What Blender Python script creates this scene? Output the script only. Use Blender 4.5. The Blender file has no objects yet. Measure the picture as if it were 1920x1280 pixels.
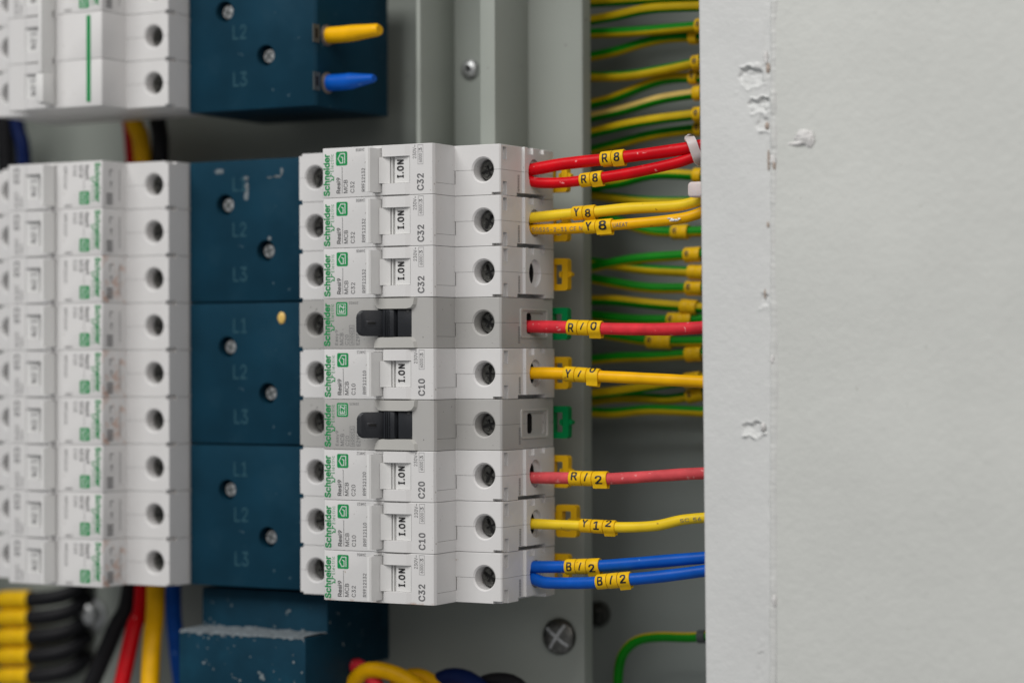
import bpy, bmesh, math, random
from mathutils import Vector, Matrix
random.seed(4)
S = 0.001                                   # everything below is written in millimetres
sc = bpy.context.scene
COL = sc.collection

# ------------------------------------------------------------------ camera
CX, CY, CZ, YAW, PIT, ROL = 479.51, -727.72, 5.82, .5044, .0065, -.0032
FPX = 85 / 36 * 1920
fw = Vector((-math.sin(YAW) * math.cos(PIT), math.cos(YAW) * math.cos(PIT), math.sin(PIT)))
rr = Vector((math.cos(YAW), math.sin(YAW), 0)); uu = rr.cross(fw)
R2 = rr * math.cos(ROL) + uu * math.sin(ROL); U2 = -rr * math.sin(ROL) + uu * math.cos(ROL)
cam = bpy.data.cameras.new('camera'); co = bpy.data.objects.new('camera', cam); COL.objects.link(co)
M = Matrix((R2, U2, -fw)).transposed().to_4x4(); M.translation = Vector((CX, CY, CZ)) * S
co.matrix_world = M
cam.lens = 85; cam.sensor_width = 36; cam.sensor_fit = 'HORIZONTAL'
cam.clip_start = .02; cam.clip_end = 50
cam.dof.use_dof = True; cam.dof.focus_distance = .848; cam.dof.aperture_fstop = 4.7
sc.camera = co

# ------------------------------------------------------------------ world and lamps
w = bpy.data.worlds.new('World'); sc.world = w; w.use_nodes = True
w.node_tree.nodes['Background'].inputs[0].default_value = (.97, .98, 1, 1)
w.node_tree.nodes['Background'].inputs[1].default_value = .24
def area(name, loc, aim, size, sizey, power, col):
    l = bpy.data.lights.new(name, 'AREA'); l.shape = 'RECTANGLE'; l.size = size; l.size_y = sizey
    l.energy = power; l.color = col
    o = bpy.data.objects.new(name, l); COL.objects.link(o); o.location = loc
    o.rotation_euler = (Vector(aim) - Vector(loc)).to_track_quat('-Z', 'Y').to_euler()
    return o
area('ceiling_lamp', (-.28, -1.5, 1.65), (0, 0, 0), 1.4, 1.1, 38, (1, .985, .965))
area('fill_lamp', (1.4, -1.3, .9), (0, 0, 0), 1.3, 1.2, 10, (1, .93, .88))  # added fill from the right, brightens right-facing sides and the plate
sc.view_settings.view_transform = 'Standard'; sc.view_settings.look = 'None'
sc.view_settings.gamma = 1; sc.view_settings.exposure = .07; sc.view_settings.use_curve_mapping = False

def at(px, py, Y):
    """world point (mm) seen at a photograph pixel on the plane at depth Y"""
    d = fw + R2 * ((px - 960) / FPX) + U2 * ((640 - py) / FPX)
    t = (Y - CY) / d.y
    return Vector((CX + d.x * t, Y, CZ + d.z * t))

# ------------------------------------------------------------------ materials
MATS = {}
def mat(name, col, rough=.5, metal=0, var=.06, vscale=60, bump=0, bscale=2500, specks=0, speckcol=(.25, .2, .16), coat=0, sss=0,
        stain=None, trans=0, spscale=420, dust=0, dustcol=(.35, .38, .38), spec=.4):
    m = bpy.data.materials.new(name); m.use_nodes = True; nt = m.node_tree; N = nt.nodes; L = nt.links
    b = N['Principled BSDF']; b.inputs['Roughness'].default_value = rough; b.inputs['Metallic'].default_value = metal; b.inputs['Specular IOR Level'].default_value = spec
    tc = N.new('ShaderNodeTexCoord')
    def noise(sc_, det=4, ro=.55):
        n = N.new('ShaderNodeTexNoise'); n.inputs['Scale'].default_value = sc_; n.inputs['Detail'].default_value = det
        n.inputs['Roughness'].default_value = ro
        L.new(tc.outputs['Object'], n.inputs['Vector']); return n
    def ramp(src, a, bb):
        r = N.new('ShaderNodeMapRange'); r.inputs['From Min'].default_value = a; r.inputs['From Max'].default_value = bb
        L.new(src, r.inputs['Value']); return r.outputs[0]
    def mix(f, c1, c2):
        x = N.new('ShaderNodeMix'); x.data_type = 'RGBA'; x.clamp_factor = True
        L.new(f, x.inputs['Factor'])
        for i, c in ((6, c1), (7, c2)):
            if isinstance(c, tuple): x.inputs[i].default_value = (*c, 1)
            else: L.new(c, x.inputs[i])
        return x.outputs[2]
    lo = tuple(max(0, c * (1 - var)) for c in col); hi = tuple(min(1, c * (1 + var)) for c in col)
    n1 = noise(vscale)
    c = mix(ramp(n1.outputs['Fac'], .3, .7), lo, hi)
    if dust:
        n5 = noise(55, 7, .7)
        c = mix(ramp(n5.outputs['Fac'], .56, .56 + .4 / dust), c, dustcol)
    if specks:
        n2 = noise(spscale, 2, .5)
        c = mix(ramp(n2.outputs['Fac'], 1 - .30 * specks, 1 - .26 * specks), c, speckcol)
    if stain:
        # dirt lying on one face of the part: x/y/z limits in object space
        sx = N.new('ShaderNodeSeparateXYZ'); L.new(tc.outputs['Object'], sx.inputs[0])
        axis, a0, a1, axis2, b0, b1, scol = stain
        r1 = ramp(sx.outputs[axis], a0, a1); r2 = ramp(sx.outputs[axis2], b0, b1)
        n3 = noise(190, 5, .65); r3 = ramp(n3.outputs['Fac'], .5, .68)
        ma = N.new('ShaderNodeMath'); ma.operation = 'MULTIPLY'; L.new(r1, ma.inputs[0]); L.new(r2, ma.inputs[1])
        mb = N.new('ShaderNodeMath'); mb.operation = 'MULTIPLY'; L.new(ma.outputs[0], mb.inputs[0]); L.new(r3, mb.inputs[1])
        c = mix(mb.outputs[0], c, scol)
    L.new(c, b.inputs['Base Color'])
    n6 = noise(vscale * 4); rmix = N.new('ShaderNodeMapRange')
    rmix.inputs['To Min'].default_value = max(.05, rough - .08); rmix.inputs['To Max'].default_value = min(1, rough + .1)
    L.new(n6.outputs['Fac'], rmix.inputs['Value']); L.new(rmix.outputs[0], b.inputs['Roughness'])
    if bump:
        n4 = noise(bscale, 3); bp = N.new('ShaderNodeBump'); bp.inputs['Strength'].default_value = bump
        bp.inputs['Distance'].default_value = .0004
        L.new(n4.outputs['Fac'], bp.inputs['Height']); L.new(bp.outputs[0], b.inputs['Normal'])
    if coat: b.inputs['Coat Weight'].default_value = coat; b.inputs['Coat Roughness'].default_value = .2
    if sss:
        b.inputs['Subsurface Weight'].default_value = sss; b.inputs['Subsurface Radius'].default_value = (.002, .0015, .001)
        b.inputs['Subsurface Scale'].default_value = 1
    if trans: b.inputs['Transmission Weight'].default_value = trans
    MATS[name] = m; return m
mat('white_plastic', (.66, .655, .65), .42, dust=.45, dustcol=(.58, .565, .54), bump=.05, bscale=1500, var=.025, specks=.9, spscale=900, speckcol=(.42, .40, .38), spec=.3)
mat('white_dusty', (.66, .655, .65), .42, bump=.05, bscale=1500, var=.025, specks=.9, speckcol=(.42, .36, .3),
    stain=(2, -.0079, -.0089, 1, -.045, -.046, (.33, .17, .09)))
mat('white_rusty', (.66, .655, .65), .42, bump=.05, bscale=1500, var=.025,
    stain=(0, -.0221, -.0223, 1, -.0395, -.0405, (.50, .24, .13)))
mat('toggle_white', (.70, .70, .69), .38, bump=.05, bscale=1500, var=.03)
mat('grey_plastic', (.415, .41, .395), .42, bump=.08, bscale=1800, var=.03, specks=.88, spscale=700, speckcol=(.05, .05, .05))
mat('beige_plastic', (.47, .465, .44), .38, var=.03)
mat('black_plastic', (.018, .02, .024), .4, bump=.1, bscale=1500, specks=.96, speckcol=(.08, .08, .08), var=.2)
mat('dark_void', (.006, .006, .006), .8)
mat('seam', (.24, .235, .23), .8)
mat('print_green', (.0, .25, .066), .45, var=.03)
mat('print_grey', (.07, .07, .075), .5, var=.1)
mat('print_soft', (.16, .16, .165), .5, var=.1)
mat('print_black', (.012, .012, .013), .5)
mat('print_white', (.62, .68, .64), .5)
mat('emboss_blue', (.022, .080, .108), .7, spec=.3)
mat('screw_steel', (.16, .16, .15), .34, metal=1, bump=.5, bscale=1600, var=.35, vscale=500)
mat('bright_steel', (.47, .48, .48), .42, metal=.75, bump=.3, bscale=900, var=.3, vscale=300)
mat('blue_plastic', (.005, .036, .063), .5, bump=.12, bscale=1500, var=.22, vscale=30, specks=.86, speckcol=(.07, .12, .15),
    dust=1.2, dustcol=(.013, .048, .076), spscale=420, spec=.1)
mat('dusty_blue', (.005, .033, .057), .55, bump=.2, bscale=1200, var=.2, specks=1.05, speckcol=(.16, .19, .2), dust=1.3,
    dustcol=(.008, .055, .09), spec=.1, spscale=260)
mat('plaster_dust', (.14, .165, .18), .9, bump=.6, bscale=900, var=.35, vscale=400)
mat('clip_yellow', (.72, .42, .008), .4, var=.06, sss=.1, spec=.16)
mat('clip_green', (.0, .20, .055), .4, var=.06, spec=.16)
mat('wire_red', (.60, .002, .008), .38, bump=.12, bscale=900, var=.12, vscale=150, specks=.96, speckcol=(.75, .25, .25), spec=.16)
mat('wire_dusty_red', (.66, .03, .045), .55, bump=.2, bscale=900, var=.16, vscale=200, specks=1.08, speckcol=(.72, .22, .22), spscale=500, spec=.16)
mat('wire_dull_red', (.60, .075, .085), .6, bump=.25, bscale=900, var=.16, vscale=200, specks=1.1, speckcol=(.72, .22, .22), spscale=500, spec=.16)
mat('wire_yellow', (.80, .56, .02), .38, bump=.1, bscale=900, var=.07, vscale=150, specks=.92, speckcol=(.45, .28, .02), spec=.16)
mat('wire_amber', (.82, .43, .002), .38, bump=.1, bscale=900, var=.08, vscale=150, specks=.92, speckcol=(.4, .22, .02), spec=.16)
mat('wire_blue', (.003, .085, .44), .34, bump=.1, bscale=900, var=.1, vscale=150, specks=.9, speckcol=(.1, .25, .6), spec=.16)
mat('wire_navy', (.003, .012, .07), .4, var=.1, spec=.16)
mat('wire_black', (.012, .012, .014), .45, bump=.1, spec=.16)
mat('wire_green', (.005, .21, .006), .5, bump=.08, var=.12, vscale=100, spec=.16)
mat('wire_olive', (.54, .375, .004), .5, bump=.08, var=.12, vscale=100, spec=.16)
mat('wire_pale', (.62, .44, .12), .5, bump=.08, var=.12, vscale=100, spec=.16)
mat('marker_yellow', (.78, .47, .008), .42, var=.07, vscale=400, bump=.12, bscale=1200, specks=.95, speckcol=(.5, .25, .01), spec=.16)
mat('nylon', (.66, .58, .57), .4, var=.05, sss=.3)
mat('copper', (.65, .28, .16), .35, metal=1)
mat('pan_grey', (.30, .325, .295), .5, bump=.12, bscale=600, var=.05, vscale=14, specks=.92, speckcol=(.2, .2, .19))
mat('backplate_grey', (.27, .30, .285), .5, bump=.12, bscale=600, var=.07, vscale=14)
mat('frame_paint', (.60, .612, .605), .5, bump=.5, bscale=420, var=.03, vscale=40)
mat('wall_paint', (.56, .575, .55), .55, bump=.6, bscale=300, var=.035, vscale=25, specks=.86, speckcol=(.45, .46, .43))
mat('flake_white', (.78, .78, .77), .7, bump=.5, bscale=1200, var=.08, vscale=500)
mat('flake_brown', (.42, .35, .30), .8, bump=.5, bscale=1200, var=.2, vscale=600)
mat('flake_soft', (.64, .635, .625), .7, bump=.4, bscale=1200, var=.06, vscale=500)
mat('bead_paint', (.575, .585, .57), .55, bump=.3, bscale=500, var=.05, vscale=300, dust=.5, dustcol=(.46, .42, .40))
mat('stub_slot', (.06, .07, .07), .6)
mat('stub_collar', (.16, .13, .11), .6, bump=.3, var=.3, vscale=400)
mat('amber_drop', (.75, .50, .14), .3, var=.1)

GLYPH_DATA = """
r- 45 67,49 67,38 23,38 23,49 ; 3,2,1 1,0,3
r. 19 19,-1 16,0 13,2 11,5 10,8 11,12 13,15 16,17 19,17 23,17 26,15 28,12 28,8 28,5 26,2 23,0 ; 4,3,5 12,11,10 13,12,14 15,14,12 12,10,8 9,8,10 1,0,15 15,12,1 2,1,12 12,8,2 3,2,8 5,3,8 6,5,8 7,6,8
r/ 25 47,107 14,-15 3,-15 36,107 ; 0,3,1 2,1,3
r0 45 45,-1 35,0 26,5 19,12 14,23 11,36 10,51 11,66 14,79 19,89 26,97 35,102 45,103 56,102 65,97 72,89 77,79 80,66 81,51 80,36 77,23 72,12 65,5 56,0 45,10 52,11 58,15 63,21 66,29 68,39 69,51 68,63 66,73 63,81 58,87 52,91 45,92 38,91 33,87 28,81 25,73 23,63 22,51 23,39 25,29 28,21 33,15 38,11 ; 5,4,44 44,43,5 6,5,43 43,42,6 42,41,6 7,6,41 41,40,7 8,7,40 47,1,0 0,24,47 1,47,2 46,2,47 10,38,37 37,11,10 2,46,3 46,45,3 4,3,45 44,4,45 8,40,39 9,8,39 39,38,9 38,10,9 12,36,35 35,13,12 25,23,22 22,26,25 34,14,35 13,35,14 20,19,28 29,28,19 19,18,29 30,29,18 31,30,18 18,17,31 32,31,17 17,16,32 26,22,21 27,26,21 21,20,27 20,28,27 32,16,33 16,15,33 34,33,15 14,34,15 23,25,0 24,0,25 36,12,37 11,37,12
r1 45 15,0 15,11 78,11 78,0 55,102 55,0 42,0 42,90 17,72 17,85 40,102 55,11 42,11 ; 3,2,5 12,11,7 1,0,6 9,8,7 10,9,7 7,4,10 11,12,6 4,7,11 5,2,11 6,5,11 1,6,12
r2 45 13,0 13,9 47,46 52,51 56,56 60,61 62,65 64,70 64,74 63,79 62,84 59,87 55,90 50,91 45,92 39,91 34,89 31,87 28,83 26,78 25,72 13,72 14,81 17,88 22,95 29,99 36,102 45,103 54,102 61,99 67,95 72,89 75,82 76,74 76,69 74,64 71,58 67,52 61,45 53,36 31,12 31,11 78,11 78,0 ; 1,0,41 22,21,20 20,19,22 23,22,19 19,18,23 18,24,23 27,14,13 39,2,40 26,15,14 14,27,26 1,41,40 40,2,1 24,18,17 25,24,17 17,16,25 16,15,25 15,26,25 12,11,29 28,12,29 33,32,8 4,38,37 5,4,37 37,36,5 6,5,36 36,35,6 7,6,35 35,34,7 34,33,7 33,8,7 8,32,9 10,9,32 32,31,10 31,30,10 11,10,30 29,11,30 41,0,43 43,42,41 2,39,38 3,2,38 38,4,3 12,28,13 27,13,28
r3 45 44,-1 35,-1 27,2 20,6 14,11 10,18 9,26 22,26 23,21 25,17 29,14 33,12 38,10 44,10 50,11 55,12 59,15 63,19 65,23 66,29 65,34 63,39 60,43 55,47 48,49 40,50 31,50 31,60 58,90 14,90 14,102 74,102 74,92 42,56 42,58 53,58 62,55 69,51 74,44 77,37 79,29 77,21 74,13 69,7 62,2 53,0 43.8,58 ; 2,10,3 10,9,3 3,9,4 9,8,4 5,4,8 8,7,5 6,5,7 1,12,11 12,1,0 0,13,12 24,33,25 26,25,33 27,26,33 33,34,27 1,11,2 10,2,11 15,45,44 44,16,15 22,36,23 35,23,36 18,42,41 19,18,41 41,40,19 40,39,19 20,19,39 39,38,20 16,44,43 17,16,43 43,42,17 42,18,17 20,38,21 38,37,21 22,21,37 36,22,37 32,28,34 32,31,28 13,0,45 14,13,45 45,15,14 23,35,24 33,24,35 27,34,28 30,29,28 28,31,30 33,35,46 34,33,46 32,34,46
r4 45 8,21 8,32 49,102 62,102 22,33 83,33 83,21 56,0 56,24 56,29 56,64 69,64 69,0 56,21 56,33 69,33 69,21 ; 1,0,4 1,4,2 4,0,8 4,8,9 15,14,9 2,4,3 14,15,10 7,12,13 8,0,13 4,9,14 11,10,15 6,5,15 16,6,15 13,16,8 16,15,9 9,8,16 16,13,12
r5 45 44,-1 36,0 28,2 22,6 17,12 13,19 12,26 24,26 25,22 28,18 31,15 35,12 39,10 44,10 50,11 55,13 60,16 63,21 65,26 66,32 65,39 63,44 59,49 55,52 50,55 44,55 38,55 33,54 29,52 26,49 13,51 19,102 73,102 73,90 30,90 27,60 31,63 36,65 41,66 46,67 53,66 59,64 64,61 69,57 73,52 76,46 78,40 78,33 77,23 74,15 69,8 62,3 54,0 ; 28,35,29 4,3,9 9,8,4 5,4,8 8,7,5 6,5,7 29,35,30 0,13,12 25,38,26 37,26,38 0,12,1 11,1,12 36,27,26 26,37,36 1,11,2 11,10,2 3,2,10 9,3,10 35,28,27 27,36,35 30,35,34 31,30,34 52,15,14 39,24,40 15,52,51 51,16,15 23,41,24 40,24,41 19,18,48 48,47,19 20,19,47 47,46,20 46,45,20 16,51,50 50,49,16 17,16,49 49,48,17 48,18,17 20,45,21 45,44,21 22,21,44 44,43,22 43,42,22 23,22,42 41,23,42 52,14,0 13,0,14 24,39,25 38,25,39 33,32,34 31,34,32
r6 45 45,-1 36,0 28,3 22,8 17,15 14,23 13,32 14,40 16,48 20,57 27,68 50,102 64,102 30,52 29,52 31,55 33,58 36,60 39,61 43,62 47,63 56,62 63,59 69,54 74,48 77,40 78,31 77,22 74,15 69,8 62,3 54,0 45,10 51,10 56,13 60,16 63,20 65,26 65,31 65,37 63,43 60,47 56,50 51,52 45,53 40,52 35,50 31,47 28,43 26,38 25,32 26,26 28,20 31,16 35,13 40,10 35,59.3 ; 4,3,52 52,51,4 5,4,51 51,50,5 6,5,50 7,6,50 50,49,7 8,7,49 49,48,8 13,14,47 14,13,15 45,18,17 1,55,54 13,47,46 1,54,2 54,53,2 3,2,53 52,3,53 47,14,48 8,48,14 9,8,14 14,15,9 15,16,9 10,9,16 32,0,33 43,20,44 30,35,34 33,0,31 31,30,33 30,34,33 42,21,43 20,43,21 29,28,36 28,27,36 37,36,27 27,26,37 38,37,26 39,38,26 26,25,39 25,24,39 40,39,24 24,23,40 35,30,29 29,36,35 40,23,41 23,22,41 42,41,22 21,42,22 10,16,11 55,1,0 0,32,55 18,45,44 19,18,44 44,20,19 46,45,17 56,13,17 13,46,17 16,15,13 13,56,16 12,11,16 12,16,56
r8 45 45,-1 36,0 27,2 20,7 15,12 11,19 10,27 11,33 13,39 16,44 20,48 25,51 31,53 24,56 19,62 15,68 14,76 15,83 18,90 23,95 29,100 37,102 45,103 54,102 61,100 67,95 72,90 75,83 76,76 75,68 72,62 67,56 60,53 65,51 70,48 74,44 77,39 79,33 80,27 79,19 76,12 70,7 63,2 55,0 45,10 52,10 57,12 61,15 65,18 67,23 67,28 67,33 64,38 61,42 57,45 51,46 45,47 39,46 34,45 29,42 26,38 24,33 23,28 24,23 26,18 29,15 33,12 39,10 45,58 50,58 55,60 59,63 61,66 63,70 64,75 63,80 62,84 59,87 55,90 50,91 45,92 40,91 35,90 32,87 29,84 27,80 27,75 27,70 29,66 32,63 36,60 40,58 ; 3,64,4 64,63,4 5,4,63 6,5,63 63,62,6 7,6,62 62,61,7 8,7,61 61,60,8 9,8,60 60,10,9 15,14,87 91,57,56 67,1,0 0,44,67 21,82,81 1,67,66 58,57,12 57,91,12 91,90,12 89,12,90 82,21,20 1,66,2 66,65,2 3,2,65 64,3,65 10,60,59 11,10,59 59,58,11 58,12,11 12,89,13 89,88,13 14,13,88 87,14,88 15,87,86 16,15,86 86,85,16 17,16,85 18,17,85 85,84,18 19,18,84 84,83,19 83,82,19 82,20,19 79,22,80 78,23,79 22,79,23 47,46,42 42,46,43 45,43,46 54,32,55 69,55,32 70,69,32 32,71,70 23,78,24 48,41,40 40,39,48 49,48,39 39,38,49 50,49,38 38,37,50 51,50,37 37,36,51 52,51,36 36,35,52 35,34,52 29,28,74 28,27,74 75,74,27 47,42,41 41,48,47 52,34,53 34,33,53 54,53,33 32,54,33 71,32,31 72,71,31 31,30,72 73,72,30 30,29,73 29,74,73 75,27,76 27,26,76 26,25,76 77,76,25 78,77,25 24,78,25 43,45,0 44,0,45 55,69,56 69,68,56 91,56,68 21,81,80 80,22,21
r9 45 45,103 54,102 62,99 69,94 74,87 77,79 78,69 77,62 75,54 70,45 63,34 40,0 26,0 60,50 61,50 60,47 57,44 55,42 51,40 48,39 44,39 35,40 27,43 21,47 17,54 14,61 13,70 14,79 17,87 22,94 29,99 36,102 45,92 40,91 35,89 31,86 28,81 26,76 25,70 26,64 28,59 31,55 35,51 40,49 45,49 51,49 56,51 60,55 63,59 65,64 65,70 65,76 63,81 60,86 56,89 51,91 54.3,41.7 ; 24,23,40 40,39,24 25,24,39 39,38,25 26,25,38 27,26,38 38,37,27 37,36,27 28,27,36 30,35,34 34,31,30 20,44,43 32,0,33 20,43,21 42,21,43 31,34,33 33,0,31 10,17,11 21,42,22 42,41,22 23,22,41 40,23,41 28,36,35 29,28,35 35,30,29 47,13,14 14,13,15 13,47,46 1,55,54 49,48,8 8,7,49 7,6,49 50,49,6 51,50,6 6,5,51 52,51,5 5,4,52 16,17,10 15,16,10 10,9,15 14,15,9 9,8,14 8,48,14 47,14,48 52,4,53 4,3,53 3,2,53 54,53,2 1,54,2 44,20,19 19,18,44 18,45,44 55,1,32 0,32,1 45,18,46 56,13,18 13,46,18 16,15,13 13,56,17 12,11,17 17,16,13 12,17,56
rA 48 3,0 40,102 55,102 93,0 79,0 57,60 55,67 53,74 50,84 46,96 49,96 46,84 43,74 40,67 38,60 17,0 22,28 22,40 74,40 74,28 47.7,90.9 31,40 64.3,40 68.7,28 26.8,28 ; 0,15,16 16,17,0 1,13,12 12,11,1 11,9,1 17,14,13 13,1,17 0,17,1 7,6,2 7,2,8 10,8,2 4,3,19 3,18,19 5,18,6 2,6,18 18,3,2 24,21,16 10,9,20 1,9,10 10,2,1 22,23,19 9,11,20 8,10,20 21,24,22 14,17,21 17,16,21 18,5,22 19,18,22 4,19,23 23,22,24 16,15,24
rB 46 12,0 12,102 48,102 58,101 66,98 72,94 76,88 79,82 80,75 79,69 77,64 75,60 71,57 67,55 63,53 63,52 68,51 73,49 77,45 80,41 83,35 84,27 83,20 80,13 75,8 69,4 60,1 49,0 25,11 49,11 59,13 66,16 70,21 71,27 70,32 68,37 65,41 61,44 56,46 50,46 25,46 25,57 48,57 53,58 58,59 62,62 65,65 67,70 67,74 66,81 63,86 57,89 48,90 25,90 ; 0,28,40 1,0,40 40,41,1 41,53,1 39,43,42 28,0,27 27,29,28 39,42,40 41,40,42 52,2,53 1,53,2 38,37,15 15,14,38 14,45,44 29,27,26 26,30,29 43,39,38 38,14,43 14,44,43 51,3,52 2,52,3 24,23,32 23,22,32 33,32,22 22,21,33 21,20,33 34,33,20 20,19,34 35,34,19 19,18,35 10,9,47 48,47,9 9,8,48 8,7,48 49,48,7 7,6,49 30,26,25 31,30,25 25,24,31 24,32,31 35,18,36 18,17,36 17,16,36 37,36,16 15,37,16 45,14,13 46,45,13 13,12,46 12,11,46 11,10,46 10,47,46 49,6,50 6,5,50 5,4,50 51,50,4 3,51,4
rC 51 53,-1 41,0 30,5 21,13 14,23 10,36 8,51 10,66 14,79 21,89 30,97 41,102 53,103 61,103 68,101 75,98 80,94 85,89 90,84 93,77 95,70 82,70 80,75 78,79 75,83 71,86 67,88 63,90 58,91 53,91 45,90 37,86 30,81 25,73 22,63 21,51 22,39 25,29 30,21 37,15 45,12 53,11 58,11 63,12 67,14 71,16 75,19 78,23 80,27 82,32 95,32 93,25 90,18 86,12 80,8 75,4 68,1 61,-1 ; 2,38,3 4,3,38 38,37,4 5,4,37 37,36,5 6,5,36 35,6,36 6,35,34 7,6,34 34,33,7 8,7,33 1,40,39 10,32,31 57,42,0 41,0,42 28,12,29 30,29,12 40,1,0 0,41,40 10,31,30 11,10,30 30,12,11 1,39,2 38,2,39 8,33,32 9,8,32 32,10,9 56,44,43 26,14,27 13,27,14 44,56,55 55,45,44 25,15,26 14,26,15 52,51,48 49,48,51 51,50,49 20,19,21 22,21,19 19,18,22 23,22,18 18,17,23 45,55,54 46,45,54 54,53,46 47,46,53 53,52,47 52,48,47 23,17,24 17,16,24 25,24,16 15,25,16 56,43,57 42,57,43 27,13,28 12,28,13
rE 42 12,0 12,102 74,102 74,90 25,90 25,57 71,57 71,46 25,46 25,11 75,11 75,0 ; 0,9,8 1,0,8 8,5,1 5,4,1 9,0,11 11,10,9 5,8,7 7,6,5 3,2,4 1,4,2
rF 41 12,0 12,102 74,102 74,90 25,90 25,56 69,56 69,44 25,44 25,0 ; 9,8,0 8,5,0 1,0,5 3,2,4 5,8,7 7,6,5 1,5,4 4,2,1
rI 30 6,0 6,11 24,11 24,90 6,90 6,102 54,102 54,90 37,90 37,11 54,11 54,0 ; 1,0,2 3,5,4 9,11,10 7,6,8 2,0,11 11,9,2 3,2,9 9,8,3 8,6,3 5,3,6
rL 39 12,0 12,102 25,102 25,11 72,11 72,0 ; 1,0,3 3,0,5 5,4,3 1,3,2
rM 63 12,0 12,102 30,102 55,37 56,35 57,32 60,25 61,21 62,17 64,10 61,10 64,17 66,24 68,32 70,35 70,37 95,102 114,102 114,0 101,0 101,58 101,65 101,74 101,83 101,91 103,91 101,87 100,82 96,73 95,68 93,64 91,58 68,0 57,0 34,58 33,61 32,64 29,72 27,77 26,82 24,86 22,91 24,91 24,83 24,74 24,66 24,58 24,0 62.8,14.2 ; 47,46,0 1,0,46 46,45,1 39,42,40 1,45,44 44,43,1 41,1,43 43,40,41 40,42,41 5,4,3 10,7,33 39,38,37 37,2,39 42,39,2 41,42,2 1,41,2 48,9,11 15,14,31 13,12,14 17,25,23 26,23,25 24,26,25 20,19,18 18,17,20 21,20,17 22,21,17 17,23,22 11,9,32 30,29,28 28,27,16 27,26,16 26,24,16 24,25,16 25,17,16 10,33,32 32,9,10 9,48,10 7,10,8 2,37,36 15,31,30 35,34,3 3,2,36 36,35,3 8,10,48 30,28,16 16,15,30 31,14,32 14,12,32 12,11,32 3,34,5 34,33,5 6,5,33 7,6,33
rN 52 12,0 12,102 27,102 69,37 70,34 73,30 75,26 78,21 80,16 83,11 81,11 80,22 80,27 80,31 80,39 80,102 93,102 93,0 77,0 40,58 38,62 35,66 33,71 30,76 22,90 24,91 24,77 25,71 25,66 25,61 25,58 25,0 24,86.5 ; 26,24,1 31,30,0 1,0,30 30,29,1 1,24,25 22,21,20 1,29,28 26,1,28 28,27,26 25,24,32 23,2,25 1,25,2 6,5,4 7,18,8 18,7,6 13,12,17 14,13,17 17,16,14 15,14,16 17,9,18 9,10,18 8,18,10 10,9,8 11,8,9 9,17,11 17,12,11 6,4,18 2,23,22 20,19,3 3,2,22 22,20,3 4,3,19 19,18,4 24,26,32 23,25,32
rO 53 53,-1 41,0 30,5 21,13 14,23 10,36 8,51 10,66 14,79 21,89 30,97 41,102 53,103 66,102 77,97 86,89 93,79 97,66 99,51 97,36 93,23 86,13 77,5 66,0 53,11 62,12 70,15 77,21 82,29 85,39 86,51 85,63 82,73 77,81 70,87 62,90 53,91 45,90 37,87 30,81 25,73 22,63 21,51 22,39 25,29 30,21 37,15 45,12 ; 5,4,44 44,43,5 6,5,43 43,42,6 42,41,6 7,6,41 41,40,7 8,7,40 45,2,46 38,10,39 47,1,0 0,24,47 46,2,1 1,47,46 37,11,38 10,38,11 2,45,3 4,3,45 44,4,45 8,40,39 9,8,39 39,10,9 12,36,35 35,13,12 26,22,27 33,14,34 22,26,23 25,23,26 13,35,34 34,14,13 20,19,28 29,28,19 19,18,29 30,29,18 31,30,18 18,17,31 32,31,17 17,16,32 27,22,21 21,20,27 20,28,27 32,16,33 16,15,33 14,33,15 23,25,0 24,0,25 36,12,37 11,37,12
rR 45 12,0 12,102 47,102 58,101 67,98 73,93 78,87 81,79 82,70 81,62 78,54 73,48 67,43 58,41 47,40 19,40 19,51 47,51 54,52 60,53 64,56 67,60 68,65 69,70 68,76 67,81 64,85 60,88 54,90 47,90 25,90 25,0 71,0 46,46 61,46 86,0 25,51 25,40 49.2,40.2 63.1,42.1 ; 15,16,0 1,0,16 15,0,31 15,31,37 16,15,37 16,36,30 1,16,30 2,29,28 34,19,18 27,3,28 2,28,3 38,13,33 13,34,33 17,33,18 29,2,30 1,30,2 21,20,11 11,10,21 10,9,21 22,21,9 23,22,9 9,8,23 8,7,23 24,23,7 25,24,7 7,6,25 6,5,25 26,25,5 4,26,5 13,38,32 13,32,39 34,13,39 12,11,34 11,20,34 19,34,20 26,4,27 3,27,4 14,33,37 33,17,36 36,37,33 36,16,37 33,14,38 34,18,33 12,34,39 32,35,39
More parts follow.
